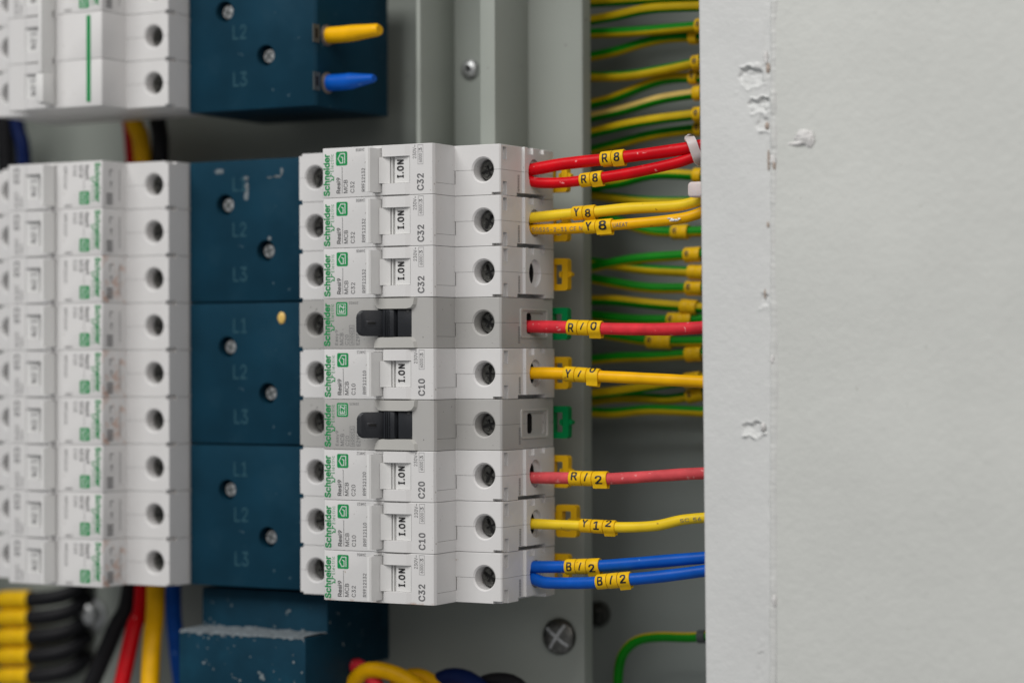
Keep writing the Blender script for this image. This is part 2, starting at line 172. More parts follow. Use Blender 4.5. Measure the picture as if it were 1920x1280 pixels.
rS 45 45,-2 34,-1 26,2 18,6 13,12 9,19 8,27 21,27 22,22 25,18 28,14 33,12 39,10 45,10 51,10 57,12 62,15 66,18 68,23 69,28 68,32 66,36 63,39 59,41 54,43 49,44 37,48 26,52 17,58 12,65 10,74 12,83 15,90 20,95 28,100 36,102 45,103 55,102 63,100 70,95 75,90 79,83 80,76 67,76 65,82 60,87 53,91 45,92 39,91 33,90 29,87 26,84 24,80 23,75 24,70 26,67 30,64 34,62 38,60 42,59 53,56 57,54 62,53 67,50 72,48 76,44 79,40 81,34 82,28 81,20 77,13 72,7 65,2 56,-1 ; 4,3,9 9,8,4 5,4,8 8,7,5 6,5,7 29,28,54 30,29,54 54,53,30 31,30,53 53,52,31 32,31,52 50,49,34 0,13,12 58,26,59 48,47,35 0,12,1 11,1,12 48,35,49 34,49,35 1,11,2 11,10,2 3,2,10 9,3,10 26,58,27 58,57,27 57,56,27 28,27,56 56,55,28 54,28,55 32,52,51 33,32,51 51,50,33 50,34,33 73,15,14 15,73,72 72,16,15 23,62,24 62,61,24 25,24,61 60,25,61 45,38,46 37,46,38 17,71,70 18,17,70 70,69,18 19,18,69 69,68,19 68,67,19 20,19,67 67,66,20 21,20,66 66,65,21 65,64,21 42,41,43 16,72,71 71,17,16 21,64,22 64,63,22 23,22,63 62,23,63 43,41,44 41,40,44 40,39,44 45,44,39 38,45,39 73,14,0 13,0,14 59,26,25 25,60,59 46,37,47 37,36,47 35,47,36
rT 45 6,90 6,102 83,102 83,90 51,90 51,0 39,0 39,90 ; 1,0,7 3,2,4 7,6,5 5,4,7 4,2,7 1,7,2
rU 52 52,-2 41,0 31,3 23,9 17,16 13,25 12,35 12,102 25,102 25,36 26,29 28,23 32,17 37,14 44,11 52,10 60,11 66,14 71,17 75,23 78,29 79,36 79,102 91,102 91,35 90,25 87,16 81,9 73,3 63,0 ; 7,6,9 9,8,7 13,1,14 1,13,2 12,2,13 2,12,3 12,11,3 4,3,11 5,4,11 11,10,5 6,5,10 9,6,10 16,15,29 18,17,28 28,17,29 16,29,17 25,24,20 21,20,24 24,23,21 22,21,23 18,28,27 19,18,27 27,26,19 26,25,19 25,20,19 29,15,0 1,0,15 14,1,15
rV 48 41,0 3,102 17,102 38,41 41,35 43,27 46,18 50,6 47,6 50,18 53,28 56,35 58,41 79,102 93,102 56,0 48.3,11.1 ; 0,3,1 2,1,3 8,6,0 6,5,0 3,0,5 5,4,3 9,7,15 15,10,9 14,13,12 14,12,15 12,11,15 10,15,11 8,0,15 15,7,8 8,7,16 7,9,16 6,8,16
rW 69 31,0 3,102 16,102 33,39 34,34 35,29 36,24 37,19 38,13 39,8 38,8 39,13 40,19 41,24 42,29 44,34 45,39 61,102 76,102 92,39 94,34 95,29 96,24 97,19 98,13 99,8 98,8 99,13 100,19 101,24 102,29 105,39 121,102 134,102 106,0 91,0 74,65 72,71 70,78 69,86 67,95 70,95 68,87 67,79 65,72 64,65 46,0 38.5,10.5 98.5,10.5 68.4,88.6 ; 3,0,4 0,3,1 2,1,3 9,47,10 9,10,0 10,8,0 8,7,0 7,6,0 6,5,0 4,0,5 12,11,46 13,12,46 9,0,46 46,11,9 47,9,11 45,44,16 41,40,49 39,38,18 41,39,18 26,25,48 25,27,48 30,29,34 31,30,34 34,33,31 33,32,31 25,26,34 27,25,34 28,27,34 34,29,28 34,26,35 26,24,35 24,23,35 22,35,23 38,37,18 22,21,35 17,43,42 40,17,42 17,40,41 41,18,17 8,10,47 44,43,17 17,16,44 36,19,18 37,36,18 24,26,48 16,15,45 15,14,13 19,36,35 21,20,19 19,35,21 40,42,49 39,41,49 13,46,15 46,45,15
rY 47 41,0 41,42 3,102 18,102 38,69 42,64 44,58 47,53 50,46 45,46 50,59 53,64 56,69 76,102 91,102 54,42 54,0 ; 3,2,4 9,6,1 4,2,1 1,6,4 6,5,4 7,8,10 13,12,14 14,12,15 10,8,15 11,10,15 15,12,11 1,0,16 16,15,1 9,1,15 15,8,9 8,7,9 6,9,7
rZ 44 8,0 8,9 55,77 58,82 61,86 65,91 68,95 70,91 63,91 57,90 51,90 45,90 8,90 8,102 79,102 79,92 34,26 30,21 27,16 23,11 19,7 18,11 24,11 30,11 37,11 43,11 80,11 80,0 ; 20,19,21 1,0,20 20,21,1 25,24,0 20,0,24 24,23,20 23,22,20 19,20,22 21,19,18 18,17,21 1,21,17 17,16,1 1,16,2 6,5,7 6,7,15 15,14,6 15,2,16 3,2,15 15,7,3 4,3,7 7,5,4 5,6,8 9,8,6 10,9,6 11,10,6 6,14,11 25,0,27 27,26,25 13,12,11 11,14,13
ra 39 32,-2 25,-1 19,1 14,4 10,9 7,15 6,22 7,28 9,32 12,36 16,39 20,41 25,42 30,43 36,44 42,45 47,45 50,46 53,47 55,49 55,51 55,56 53,59 51,62 48,64 44,66 39,66 34,66 30,64 26,63 24,60 21,58 20,55 8,58 11,64 16,69 21,73 27,75 33,76 39,77 43,77 48,76 53,74 57,72 61,69 64,64 67,58 67,50 67,0 55,0 55,10 54,10 53,8 50,5 47,2 43,0 38,-1 34,9 40,10 46,12 50,15 53,19 54,23 55,28 55,38 54,37 52,36 49,36 46,35 43,35 40,34 35,34 31,33 27,32 23,30 21,28 19,25 18,21 19,17 20,14 23,12 26,10 30,9 ; 4,3,79 79,78,4 5,4,78 78,77,5 6,5,77 7,6,77 77,76,7 8,7,76 76,75,8 9,8,75 10,9,75 34,33,32 32,31,34 31,35,34 29,37,36 56,57,0 82,0,57 13,72,71 71,14,13 0,82,1 81,1,82 12,73,72 72,13,12 37,29,28 28,27,37 27,38,37 1,81,2 81,80,2 3,2,80 79,3,80 10,75,74 11,10,74 74,73,11 73,12,11 35,31,30 30,29,35 29,36,35 25,40,26 39,26,40 66,17,67 16,68,67 67,17,16 58,55,54 59,58,54 54,53,59 15,69,68 68,16,15 24,41,25 40,25,41 50,62,61 48,47,63 64,63,47 19,64,47 20,19,47 21,20,47 47,46,21 46,45,21 50,49,48 62,50,48 48,63,62 64,19,18 21,45,22 45,44,22 59,53,52 52,51,59 60,59,51 51,50,60 50,61,60 17,66,65 65,64,17 64,18,17 22,44,23 44,43,23 24,23,43 43,42,24 41,24,42 55,58,56 57,56,58 14,71,70 70,69,14 69,15,14 38,27,26 26,39,38
rc 40 41,-2 32,0 23,3 16,9 11,17 8,27 7,37 8,49 11,58 16,66 23,72 32,76 41,77 47,77 52,75 57,74 61,71 65,68 68,64 71,60 72,55 61,52 60,55 58,58 56,60 54,62 51,64 48,65 45,66 41,66 35,65 29,62 25,57 22,52 20,45 19,37 20,30 22,23 25,18 29,13 35,10 41,9 45,10 49,10 52,12 54,13 56,15 58,18 60,20 61,23 73,20 71,16 68,11 65,7 61,4 57,2 52,0 47,-1 ; 5,4,37 37,36,5 6,5,36 36,35,6 35,34,6 7,6,34 34,33,7 8,7,33 1,40,39 41,0,57 57,42,41 28,12,29 0,41,1 40,1,41 30,29,11 29,12,11 1,39,2 3,2,39 39,38,3 4,3,38 37,4,38 8,33,32 9,8,32 32,31,9 10,9,31 31,30,10 30,11,10 26,14,27 43,56,55 44,43,55 55,45,44 14,26,15 52,51,48 49,48,51 51,50,49 22,21,20 20,19,22 19,18,22 23,22,18 18,17,23 45,55,54 46,45,54 54,53,46 53,52,46 47,46,52 52,48,47 23,17,24 17,16,24 25,24,16 26,25,16 15,26,16 56,43,57 42,57,43 27,14,28 14,13,28 12,28,13
rd 42 39,-2 30,0 22,3 16,9 11,17 8,27 7,38 8,49 11,59 16,66 22,72 30,76 39,77 46,76 51,75 54,72 57,69 60,66 61,64 62,64 62,102 74,102 74,0 63,0 63,12 61,12 60,9 57,6 54,3 50,1 45,-1 41,9 47,10 53,13 57,17 60,23 62,30 62,38 62,46 60,53 57,58 53,62 47,65 41,66 34,65 29,62 25,58 22,52 20,45 19,38 20,30 22,23 25,18 29,13 34,10 ; 5,4,51 51,50,5 6,5,50 50,49,6 49,48,6 7,6,48 48,47,7 8,7,47 30,31,0 54,0,31 43,12,44 0,54,1 53,1,54 10,45,44 11,10,44 44,12,11 1,53,2 3,2,53 53,52,3 4,3,52 51,4,52 8,47,46 9,8,46 46,45,9 45,10,9 13,42,14 32,29,28 33,32,28 28,27,33 27,26,33 16,15,41 42,41,15 14,42,15 24,23,22 22,21,38 19,38,21 36,35,24 24,22,36 37,36,22 22,38,37 38,19,39 19,21,20 33,26,25 34,33,25 25,24,34 24,35,34 39,19,40 19,18,40 41,40,18 18,17,41 16,41,17 29,32,30 31,30,32 42,13,43 12,43,13
re 40 42,-2 32,0 23,3 16,9 11,17 8,26 7,37 8,48 11,58 16,66 23,72 31,76 41,77 47,76 53,75 59,72 64,68 68,63 71,56 74,48 74,39 74,34 15,34 15,44 68,44 62,40 61,47 60,54 57,59 53,63 47,65 41,66 35,65 29,63 25,59 22,54 20,48 19,42 19,36 20,28 22,21 26,16 30,12 36,10 42,9 47,10 51,11 54,12 57,15 59,18 61,21 73,18 71,13 67,8 62,4 57,1 50,-1 61.4,44 19.3,44 19.2,34 ; 6,5,22 22,23,6 7,6,23 3,40,4 40,39,4 5,4,39 22,5,39 23,22,38 38,37,23 25,24,57 7,23,36 8,7,36 42,41,2 34,33,10 0,43,1 31,12,32 11,32,12 42,2,1 1,43,42 32,11,33 10,33,11 2,41,3 40,3,41 8,36,35 9,8,35 35,34,9 34,10,9 45,44,56 56,46,45 46,56,55 55,47,46 15,14,29 30,29,14 13,30,14 20,19,24 18,24,19 52,51,50 21,25,38 21,20,25 20,24,25 24,18,26 27,26,18 18,17,27 47,55,54 48,47,54 54,53,48 49,48,53 53,52,49 52,50,49 27,17,28 17,16,28 29,28,16 15,29,16 56,44,0 43,0,44 37,38,25 30,13,31 12,31,13 22,39,59 38,22,59 36,23,58 24,26,57 23,37,58 37,25,57 37,57,58 21,38,59
rh 41 23,45 23,0 11,0 11,102 23,102 23,57 20,57 25,66 30,72 37,76 45,77 53,76 59,74 64,70 68,64 71,57 71,48 71,0 59,0 59,47 58,55 55,61 49,65 42,66 37,65 32,63 28,61 25,57 23,51 23,62.4 ; 3,2,6 1,0,2 6,2,0 0,28,6 28,5,6 25,24,8 26,25,7 25,8,7 5,28,27 27,26,5 26,7,5 3,6,4 9,23,10 10,23,22 22,11,10 19,18,17 17,16,19 19,16,20 16,15,20 15,14,20 21,20,14 14,13,21 13,12,21 22,21,12 11,22,12 23,9,24 8,24,9 5,7,29 6,5,29 4,6,29
ri 17 11,0 11,76 23,76 23,0 17,89 13,89 11,91 9,94 8,97 9,100 11,102 13,104 17,105 20,104 23,102 25,100 25,97 25,94 23,91 20,89 ; 8,7,9 5,4,6 10,6,4 6,10,7 9,7,10 17,16,18 16,15,14 16,14,13 1,0,3 3,2,1 19,18,4 18,16,4 16,13,4 10,4,13 11,10,13 13,12,11
rl 19 28,0 20,1 15,4 12,9 11,17 11,102 23,102 23,20 23,15 24,12 26,11 29,10 32,11 34,11 36,1 34,0 32,0 30,0 ; 1,9,2 3,2,9 9,8,3 4,3,8 8,7,4 5,4,7 7,6,5 17,11,0 10,0,11 15,14,16 12,16,14 14,13,12 11,17,16 16,12,11 0,10,1 9,1,10
rn 41 23,45 23,0 11,0 11,76 22,76 22,57 20,57 25,66 30,72 37,76 45,77 53,76 59,74 64,70 68,64 71,57 71,48 71,0 59,0 59,47 58,55 55,61 49,65 42,66 37,65 32,63 28,61 25,57 23,51 22,60.6 ; 3,2,6 1,0,2 6,2,0 25,24,8 26,25,7 25,8,7 6,0,28 5,6,28 28,27,5 27,26,5 26,7,5 3,6,4 9,23,10 10,23,22 22,11,10 19,18,17 17,16,19 19,16,20 16,15,20 15,14,20 21,20,14 14,13,21 13,12,21 22,21,12 11,22,12 23,9,24 8,24,9 5,7,29 6,5,29 4,6,29
rr 26 11,0 11,76 22,76 22,64 23,64 26,69 30,73 36,76 43,77 46,77 49,77 49,64 46,65 44,65 41,65 36,65 32,63 28,60 25,57 23,52 23,47 23,0 ; 3,2,1 18,17,4 17,5,4 0,21,20 1,0,20 20,19,1 3,1,19 19,18,3 18,4,3 7,15,14 6,16,15 15,7,6 11,10,12 10,9,12 13,12,9 8,13,9 13,8,14 7,14,8 5,17,16 16,6,5
rs 36 36,-2 29,-1 22,1 17,4 12,8 9,13 7,19 19,21 21,16 25,12 30,10 36,9 43,10 49,12 52,16 54,21 53,24 51,27 47,29 42,31 30,34 21,37 14,42 11,47 9,55 10,61 13,66 17,71 23,74 30,76 37,77 45,76 51,74 56,72 60,68 63,63 65,58 54,55 52,60 49,63 44,66 37,67 31,66 26,63 23,60 22,55 22,52 25,49 29,46 34,45 46,42 55,39 61,34 65,28 66,21 65,15 62,9 58,5 52,1 45,-1 ; 3,8,4 5,4,8 8,7,5 6,5,7 22,46,23 24,23,46 48,20,49 0,11,1 11,10,1 28,43,42 42,29,28 1,10,2 10,9,2 3,2,9 8,3,9 20,48,21 48,47,21 22,21,47 46,22,47 24,46,45 25,24,45 45,44,25 26,25,44 27,26,44 44,43,27 43,28,27 40,31,41 30,41,31 12,59,58 58,13,12 18,50,19 39,32,40 31,40,32 55,54,15 54,53,15 16,15,53 53,52,16 36,35,37 38,37,35 35,34,38 13,58,57 14,13,57 57,56,14 56,55,14 55,15,14 16,52,17 52,51,17 18,17,51 50,18,51 38,34,39 34,33,39 32,39,33 11,0,59 59,12,11 49,20,19 19,50,49 29,42,41 41,30,29
rt 23 41,76 41,65 1,65 1,76 13,94 25,94 25,20 26,15 27,12 30,11 34,10 37,10 40,11 43,0 41,0 38,-1 36,-1 34,-1 25,0 18,4 14,10 13,19 25,76 25,65 13,65 13,76 ; 19,18,8 19,8,20 8,7,20 21,20,7 7,6,21 23,24,6 10,16,11 16,10,17 9,17,10 12,14,13 11,16,15 15,14,11 14,12,11 17,9,18 8,18,9 22,25,23 5,4,22 1,0,22 23,1,22 21,6,24 3,2,25 2,24,25 24,23,25 25,22,4
ry 39 9,-28 12,-17 14,-17 18,-18 21,-18 24,-17 26,-15 28,-12 30,-7 33,0 3,76 17,76 33,31 35,24 37,17 39,11 41,4 37,4 40,17 42,24 45,31 61,76 74,76 41,-12 38,-17 35,-21 32,-25 28,-27 23,-29 18,-29 15,-29 13,-29 11,-28 ; 32,1,0 31,30,32 30,2,32 1,32,2 28,4,29 3,29,4 4,28,27 27,5,4 29,3,30 2,30,3 17,14,9 14,13,9 21,20,22 22,20,16 19,16,20 22,16,23 18,15,16 16,19,18 24,23,8 9,8,23 23,16,9 17,9,16 16,15,17 14,17,15 5,27,26 6,5,26 26,25,6 7,6,25 25,24,7 24,8,7 9,13,12 11,10,12 12,10,9
r~ 45 10,30 11,38 13,44 16,48 21,51 25,53 30,53 35,53 39,51 44,48 49,44 52,41 55,40 57,39 60,38 64,39 66,41 68,45 69,51 80,51 79,43 77,37 74,33 70,30 65,28 60,27 55,28 51,30 46,32 41,36 38,39 35,41 33,42 31,42 27,41 24,39 22,36 22,30 ; 37,36,0 1,0,36 2,1,36 36,35,2 3,2,35 35,4,3 6,34,33 33,32,6 30,9,31 9,8,31 32,31,8 8,7,32 6,32,7 4,35,34 5,4,34 34,6,5 27,11,28 25,14,26 14,13,26 26,13,27 13,12,27 11,27,12 15,24,23 23,22,15 16,15,22 22,21,16 17,16,21 21,20,17 18,17,20 20,19,18 14,25,24 24,15,14 28,11,29 11,10,29 30,29,10 9,30,10
"""
# ------------------------------------------------------------------ mesh helpers (mm)
class MB:
    def __init__(s): s.v = []; s.f = []; s.m = []; s.mats = []
    def mi(s, m):
        if m not in s.mats: s.mats.append(m)
        return s.mats.index(m)
    def add(s, vs, fs, m):
        k = len(s.v); i = s.mi(m)
        s.v += [tuple(v) for v in vs]
        s.f += [tuple(a + k for a in f) for f in fs]; s.m += [i] * len(fs)
    def join(s, me, names, off=(0, 0, 0)):
        o = Vector(off); k = len(s.v)
        s.v += [tuple(v.co + o) for v in me.vertices]
        ids = [s.mi(n) for n in names]
        for p in me.polygons:
            s.f.append(tuple(a + k for a in p.vertices)); s.m.append(ids[min(p.material_index, len(ids) - 1)])
    def box(s, x0, x1, y0, y1, z0, z1, m):
        vs = [(x, y, z) for x in (x0, x1) for y in (y0, y1) for z in (z0, z1)]
        s.add(vs, [(0, 1, 3, 2), (4, 6, 7, 5), (0, 4, 5, 1), (2, 3, 7, 6), (0, 2, 6, 4), (1, 5, 7, 3)], m)
    def prism(s, poly, axis, a, b, m):
        """poly: 2D points in the two other axes (order x,y,z without axis), extruded from a to b"""
        n = len(poly); vs = []
        for t in (a, b):
            for p in poly:
                q = list(p); q.insert(axis, t); vs.append(q)
        fs = [tuple(range(n)), tuple(range(2 * n - 1, n - 1, -1))] + [(i, i + n, (i + 1) % n + n, (i + 1) % n) for i in range(n)]
        s.add(vs, fs, m)
    def cyl(s, c, axis, r, a, b, m, n=32, rb=None):
        rb = r if rb is None else rb; vs = []
        for t, q in ((a, r), (b, rb)):
            for i in range(n):
                g = 2 * math.pi * i / n; p = [c[0] + q * math.cos(g), c[1] + q * math.sin(g)]; p.insert(axis, t); vs.append(p)
        s.add(vs, [tuple(range(n)), tuple(range(2 * n - 1, n - 1, -1))] + [(i, i + n, (i + 1) % n + n, (i + 1) % n) for i in range(n)], m)
    def lathe(s, c, prof, m, n=32, d=(0, 1, 0)):
        """profile of (radius, distance along d) turned round the line through c"""
        d = Vector(d).normalized(); a = d.orthogonal().normalized(); b = d.cross(a); c = Vector(c); vs = []; fs = []
        for r, h in prof:
            for i in range(n):
                g = 2 * math.pi * i / n; vs.append(c + d * h + (a * math.cos(g) + b * math.sin(g)) * r)
        for k in range(len(prof) - 1):
            for i in range(n): fs.append((k * n + i, k * n + (i + 1) % n, (k + 1) * n + (i + 1) % n, (k + 1) * n + i))
        fs.append(tuple(range(n))); fs.append(tuple(range((len(prof) - 1) * n, len(prof) * n)))
        s.add(vs, fs, m)
    def mesh(s, name, smooth=40, scale=S, bevel=0, off=(0, 0, 0)):
        me = bpy.data.meshes.new(name); o = Vector(off)
        me.from_pydata([(Vector(v) - o) * scale for v in s.v], [], s.f)
        for n in s.mats: me.materials.append(MATS[n])
        me.polygons.foreach_set('material_index', s.m)
        bm = bmesh.new(); bm.from_mesh(me)
        bmesh.ops.recalc_face_normals(bm, faces=bm.faces)
        if bevel:
            es = [e for e in bm.edges if len(e.link_faces) == 2 and e.calc_face_angle(0) > .6]
            bmesh.ops.bevel(bm, geom=es, offset=bevel * scale, segments=2, profile=.5, affect='EDGES', clamp_overlap=True)
        bm.to_mesh(me); bm.free()
        if smooth:
            me.polygons.foreach_set('use_smooth', [True] * len(me.polygons)); me.set_sharp_from_angle(angle=math.radians(smooth))
        me.update(); return me
def obj(name, me, parent=None, loc=None, rot=None):
    o = bpy.data.objects.new(name, me); COL.objects.link(o)
    if parent: o.parent = parent
    if loc is not None: o.location = Vector(loc) * S
    if rot is not None: o.rotation_euler = rot
    return o
def tag(o, label, cat, group=None):
    o['label'] = label; o['category'] = cat
    if group: o['group'] = group
    return o
def thing(name, label, cat, loc=(0, 0, 0), rot=(0, 0, 0), group=None):
    o = bpy.data.objects.new(name, None); COL.objects.link(o); o.location = Vector(loc) * S; o.rotation_euler = rot
    o.empty_display_size = .01
    return tag(o, label, cat, group)
def boolean(me, cutters, names):
    """me, cutters: meshes in mm scale; returns the cut mesh"""
    o = bpy.data.objects.new('t', me); COL.objects.link(o); tmp = [o]
    for c in cutters:
        q = bpy.data.objects.new('c', c); COL.objects.link(q); tmp.append(q)
        md = o.modifiers.new('b', 'BOOLEAN'); md.object = q; md.operation = 'DIFFERENCE'; md.solver = 'EXACT'
        try: md.material_mode = 'TRANSFER'
        except Exception: pass
    dg = bpy.context.evaluated_depsgraph_get(); dg.update()
    r = bpy.data.meshes.new_from_object(o.evaluated_get(dg))
    for q in tmp: bpy.data.objects.remove(q)
    return r
TXT = {}
GLYPHS = {}                     # letter shapes: advance, outline corners, triangles
def load_glyphs():
    for row in GLYPH_DATA.strip('\n').split('\n'):
        key = row[:2]; head, tri = row[3:].split(' ; '); q = head.split()
        GLYPHS[key] = (int(q[0]) / 100, [tuple(float(n) / 200 for n in p.split(',')) for p in q[1:]], [tuple(int(n) for n in p.split(',')) for p in tri.split()])
def text_mesh(t, bold=0, res=0, spacing=1):
    """letters in a unit box; res > 0 slices them so that they can bend round a wire"""
    if not GLYPHS: load_glyphs()
    key = (t, bold >= .015, spacing, res)
    if key not in TXT:
        x = 0; vs = []; fs = []
        for ch in t:
            if ch == ' ': x += .28; continue
            adv, V, F = GLYPHS['r' + ch]; k = len(vs)
            vs += [(x + a, b) for a, b in V]; fs += [tuple(q + k for q in f) for f in F]
            x += adv * spacing + (.06 if spacing > 1 else 0) + (.02 if bold >= .015 else 0)
        x0 = min(v[0] for v in vs); x1 = max(v[0] for v in vs); y0 = min(v[1] for v in vs); y1 = max(v[1] for v in vs)
        vs = [((a - x0) / (x1 - x0), (b - y0) / (y1 - y0)) for a, b in vs]
        if res:
            me = bpy.data.meshes.new('t'); me.from_pydata([(a, b, 0) for a, b in vs], [], fs); bm = bmesh.new(); bm.from_mesh(me)
            for k in range(1, 12):
                bmesh.ops.bisect_plane(bm, geom=bm.verts[:] + bm.edges[:] + bm.faces[:], plane_co=(0, k / 12, 0), plane_no=(0, 1, 0))
            bm.verts.index_update(); vs = [(v.co.x, v.co.y) for v in bm.verts]; fs = [tuple(v.index for v in f.verts) for f in bm.faces]
            bm.free(); bpy.data.meshes.remove(me)
        TXT[key] = (vs, fs)
    return TXT[key]
def strokes(bold, dx, dz):
    if bold <= 0: return [(0, 0)]
    k = bold * 1.6
    return [(-k * dx, -k * dz), (k * dx, k * dz), (-k * dx, k * dz), (k * dx, -k * dz)] if bold > .01 else [(-k * dx, -k * dz), (k * dx, k * dz)]
def up_text(mb, t, xa, xb, z0, z1, y, m, bold=0, spacing=1):
    """reads upward: letters' tops at xa, feet at xb, from z0 to z1"""
    vs, fs = text_mesh(t, bold, spacing=spacing); h = abs(xb - xa)
    for q, (ox, oz) in enumerate(strokes(bold, h, h)):
        mb.add([(xb + (xa - xb) * v + ox, y - .02 * q, z0 + (z1 - z0) * u + oz) for u, v in vs], fs, m)
def flat_text(mb, t, x0, x1, z0, z1, y, m, bold=0):
    vs, fs = text_mesh(t, bold); h = abs(z1 - z0)
    for q, (ox, oz) in enumerate(strokes(bold, h, h)):
        mb.add([(x0 + (x1 - x0) * u + ox, y - .02 * q, z0 + (z1 - z0) * v + oz) for u, v in vs], fs, m)
def rect(mb, x0, x1, z0, z1, y, m): mb.add([(x0, y, z0), (x1, y, z0), (x1, y, z1), (x0, y, z1)], [(0, 1, 2, 3)], m)
def line(mb, pts, wd, y, m, closed=False):
    n = len(pts); rng = range(n if closed else n - 1)
    for i in rng:
        a = Vector(pts[i]); b = Vector(pts[(i + 1) % n]); d = (b - a).normalized(); p = Vector((-d.y, d.x)) * wd / 2; a = a - d * wd / 2; b = b + d * wd / 2
        q = [a - p, b - p, b + p, a + p]; yy = y - .02 * (i % 2)
        mb.add([(k.x, yy, k.y) for k in q], [(0, 1, 2, 3)], m)
def rrect(x0, x1, z0, z1, r, n=5):
    o = []
    for cx, cz, g0 in ((x1 - r, z1 - r, 0), (x0 + r, z1 - r, 90), (x0 + r, z0 + r, 180), (x1 - r, z0 + r, 270)):
        for k in range(n + 1):
            g = math.radians(g0 + 90 * k / n); o.append((cx + r * math.cos(g), cz + r * math.sin(g)))
    return o

# ------------------------------------------------------------------ circuit breaker parts
D1, DR = 15.0, 54.0
NR = 46.5
SX_R, SX_L = 58.0, -13.0
H = 8.93
OFF = Vector((22.5, DR, 0))               # origin of a breaker: where it sits on the rail
def housing(kind):
    main = 'white_plastic' if kind != 'grey' else 'grey_plastic'
    b = MB()
    if kind == 'grey':
        prof = [(-20, D1), (-.6, D1), (-.3, D1 - .6), (0, .6), (.6, 0), (44.5, 0), (46, .5), (NR, 1.8), (NR, D1), (64.3, D1), (65, D1 + .8), (65, DR), (-20, DR)]
    else:
        prof = [(-20, D1), (-.6, D1), (-.3, D1 - .6), (0, .5), (.5, 0), (21.2, 0), (21.6, -.25), (44.6, -.25), (46, .2), (NR, 1.4), (NR, D1), (64.5, D1), (65, D1 + .6), (65, 31), (66, 31.2), (66, DR - 3), (65.4, DR), (-20, DR)]
    b.prism(prof, 2, -H, H, main)
    base = b.mesh('h', 0, 1, bevel=.18)
    C = []
    def cut(fn, m='seam'):
        q = MB(); fn(q, m); C.append(q.mesh('c', 0, 1))
    for sx in (SX_R, SX_L):
        cut(lambda q, m: q.cyl((sx, 0), 1, 4.15, D1 - 2, D1 + 9, m), main)
        cut(lambda q, m: q.cyl((sx, 0), 1, 4.75, D1 - .02, D1 + .6, m, rb=4.1), main)
    # joint lines of the two case halves
    g = .05
    cut(lambda q, m: (q.box(NR - 1, 70, D1 - 1, D1 + .7, -.0 - g, g, m)))
    cut(lambda q, m: (q.box(-25, -.2, D1 - 1, D1 + .7, -g, g, m)))
    cut(lambda q, m: (q.box(64.4 if kind == 'grey' else 64.4, 70, D1 - 1, 60, -g, g, m)))
    cut(lambda q, m: (q.box(NR - .7, NR + 1, 1.9, D1 - .3, -4.8 - g, -4.8 + g, m)))
    cut(lambda q, m: (q.box(NR + .02, NR + .2, D1 - 1, D1 + .7, -4.8, 0, m)))
    # case notches
    if kind != 'grey':
        cut(lambda q, m: q.box(63.6, 67, 16.8, 19.8, 3.6, 8.1, m), main)
        cut(lambda q, m: q.box(63.6, 67, 16.8, 19.8, -10, -4.1, m), main)
        cut(lambda q, m: q.box(61.5, 67, D1 - 1, 17.2, -10, -8.0, m), main)
        cut(lambda q, m: q.box(61, 70, 27, 46, -10, -7.6, m), main)
        cut(lambda q, m: q.box(64.9, 70, 33.5, 37.5, 6.6, 10, m), main)
        cut(lambda q, m: q.box(64.9, 70, 42, 45.5, 7.2, 10, m), main)
        def ell(q, m, cy=38.4, ry=4.5, rz=5.0, a=64.7):
            q.prism([(cy + ry * math.cos(t * math.pi / 14), rz * math.sin(t * math.pi / 14)) for t in range(28)], 0, a, 70, m)
        cut(ell, main)
        cut(lambda q, m: q.prism([(37.7 + 1.9 * math.cos(t * math.pi / 14), 3.7 * math.sin(t * math.pi / 14)) for t in range(28)], 0, 52, 70, m), 'dark_void')
        cut(lambda q, m: q.box(21.6, 25.4, -2, 2.6, -7.9, 7.9, m), main)
        cut(lambda q, m: q.box(25.1, 37.1, -2, 3.4, -4.68, 4.68, m), main)
    else:
        cut(lambda q, m: q.prism(rrect(34, 47, -3.9, 3.9, 1.2), 0, 64.2, 70, m), main)
        cut(lambda q, m: q.prism(rrect(34.9, 39, -3.6, 3.6, 1.5), 0, 50, 70, m), 'dark_void')
        cut(lambda q, m: q.box(23.5, 37.5, -2, 4.5, -4.9, 4.9, m), 'black_plastic')
    cut(lambda q, m: q.box(-21, -18.6, D1 - 1, 20, 8.1, 10, m), main)
    cut(lambda q, m: q.box(-21, -18.6, D1 - 1, 20, -10, -8.1, m), main)
    me = boolean(base, C, [])
    return me, [mm.name for mm in me.materials]
HW, HWn = housing('white')
HG, HGn = housing('grey')

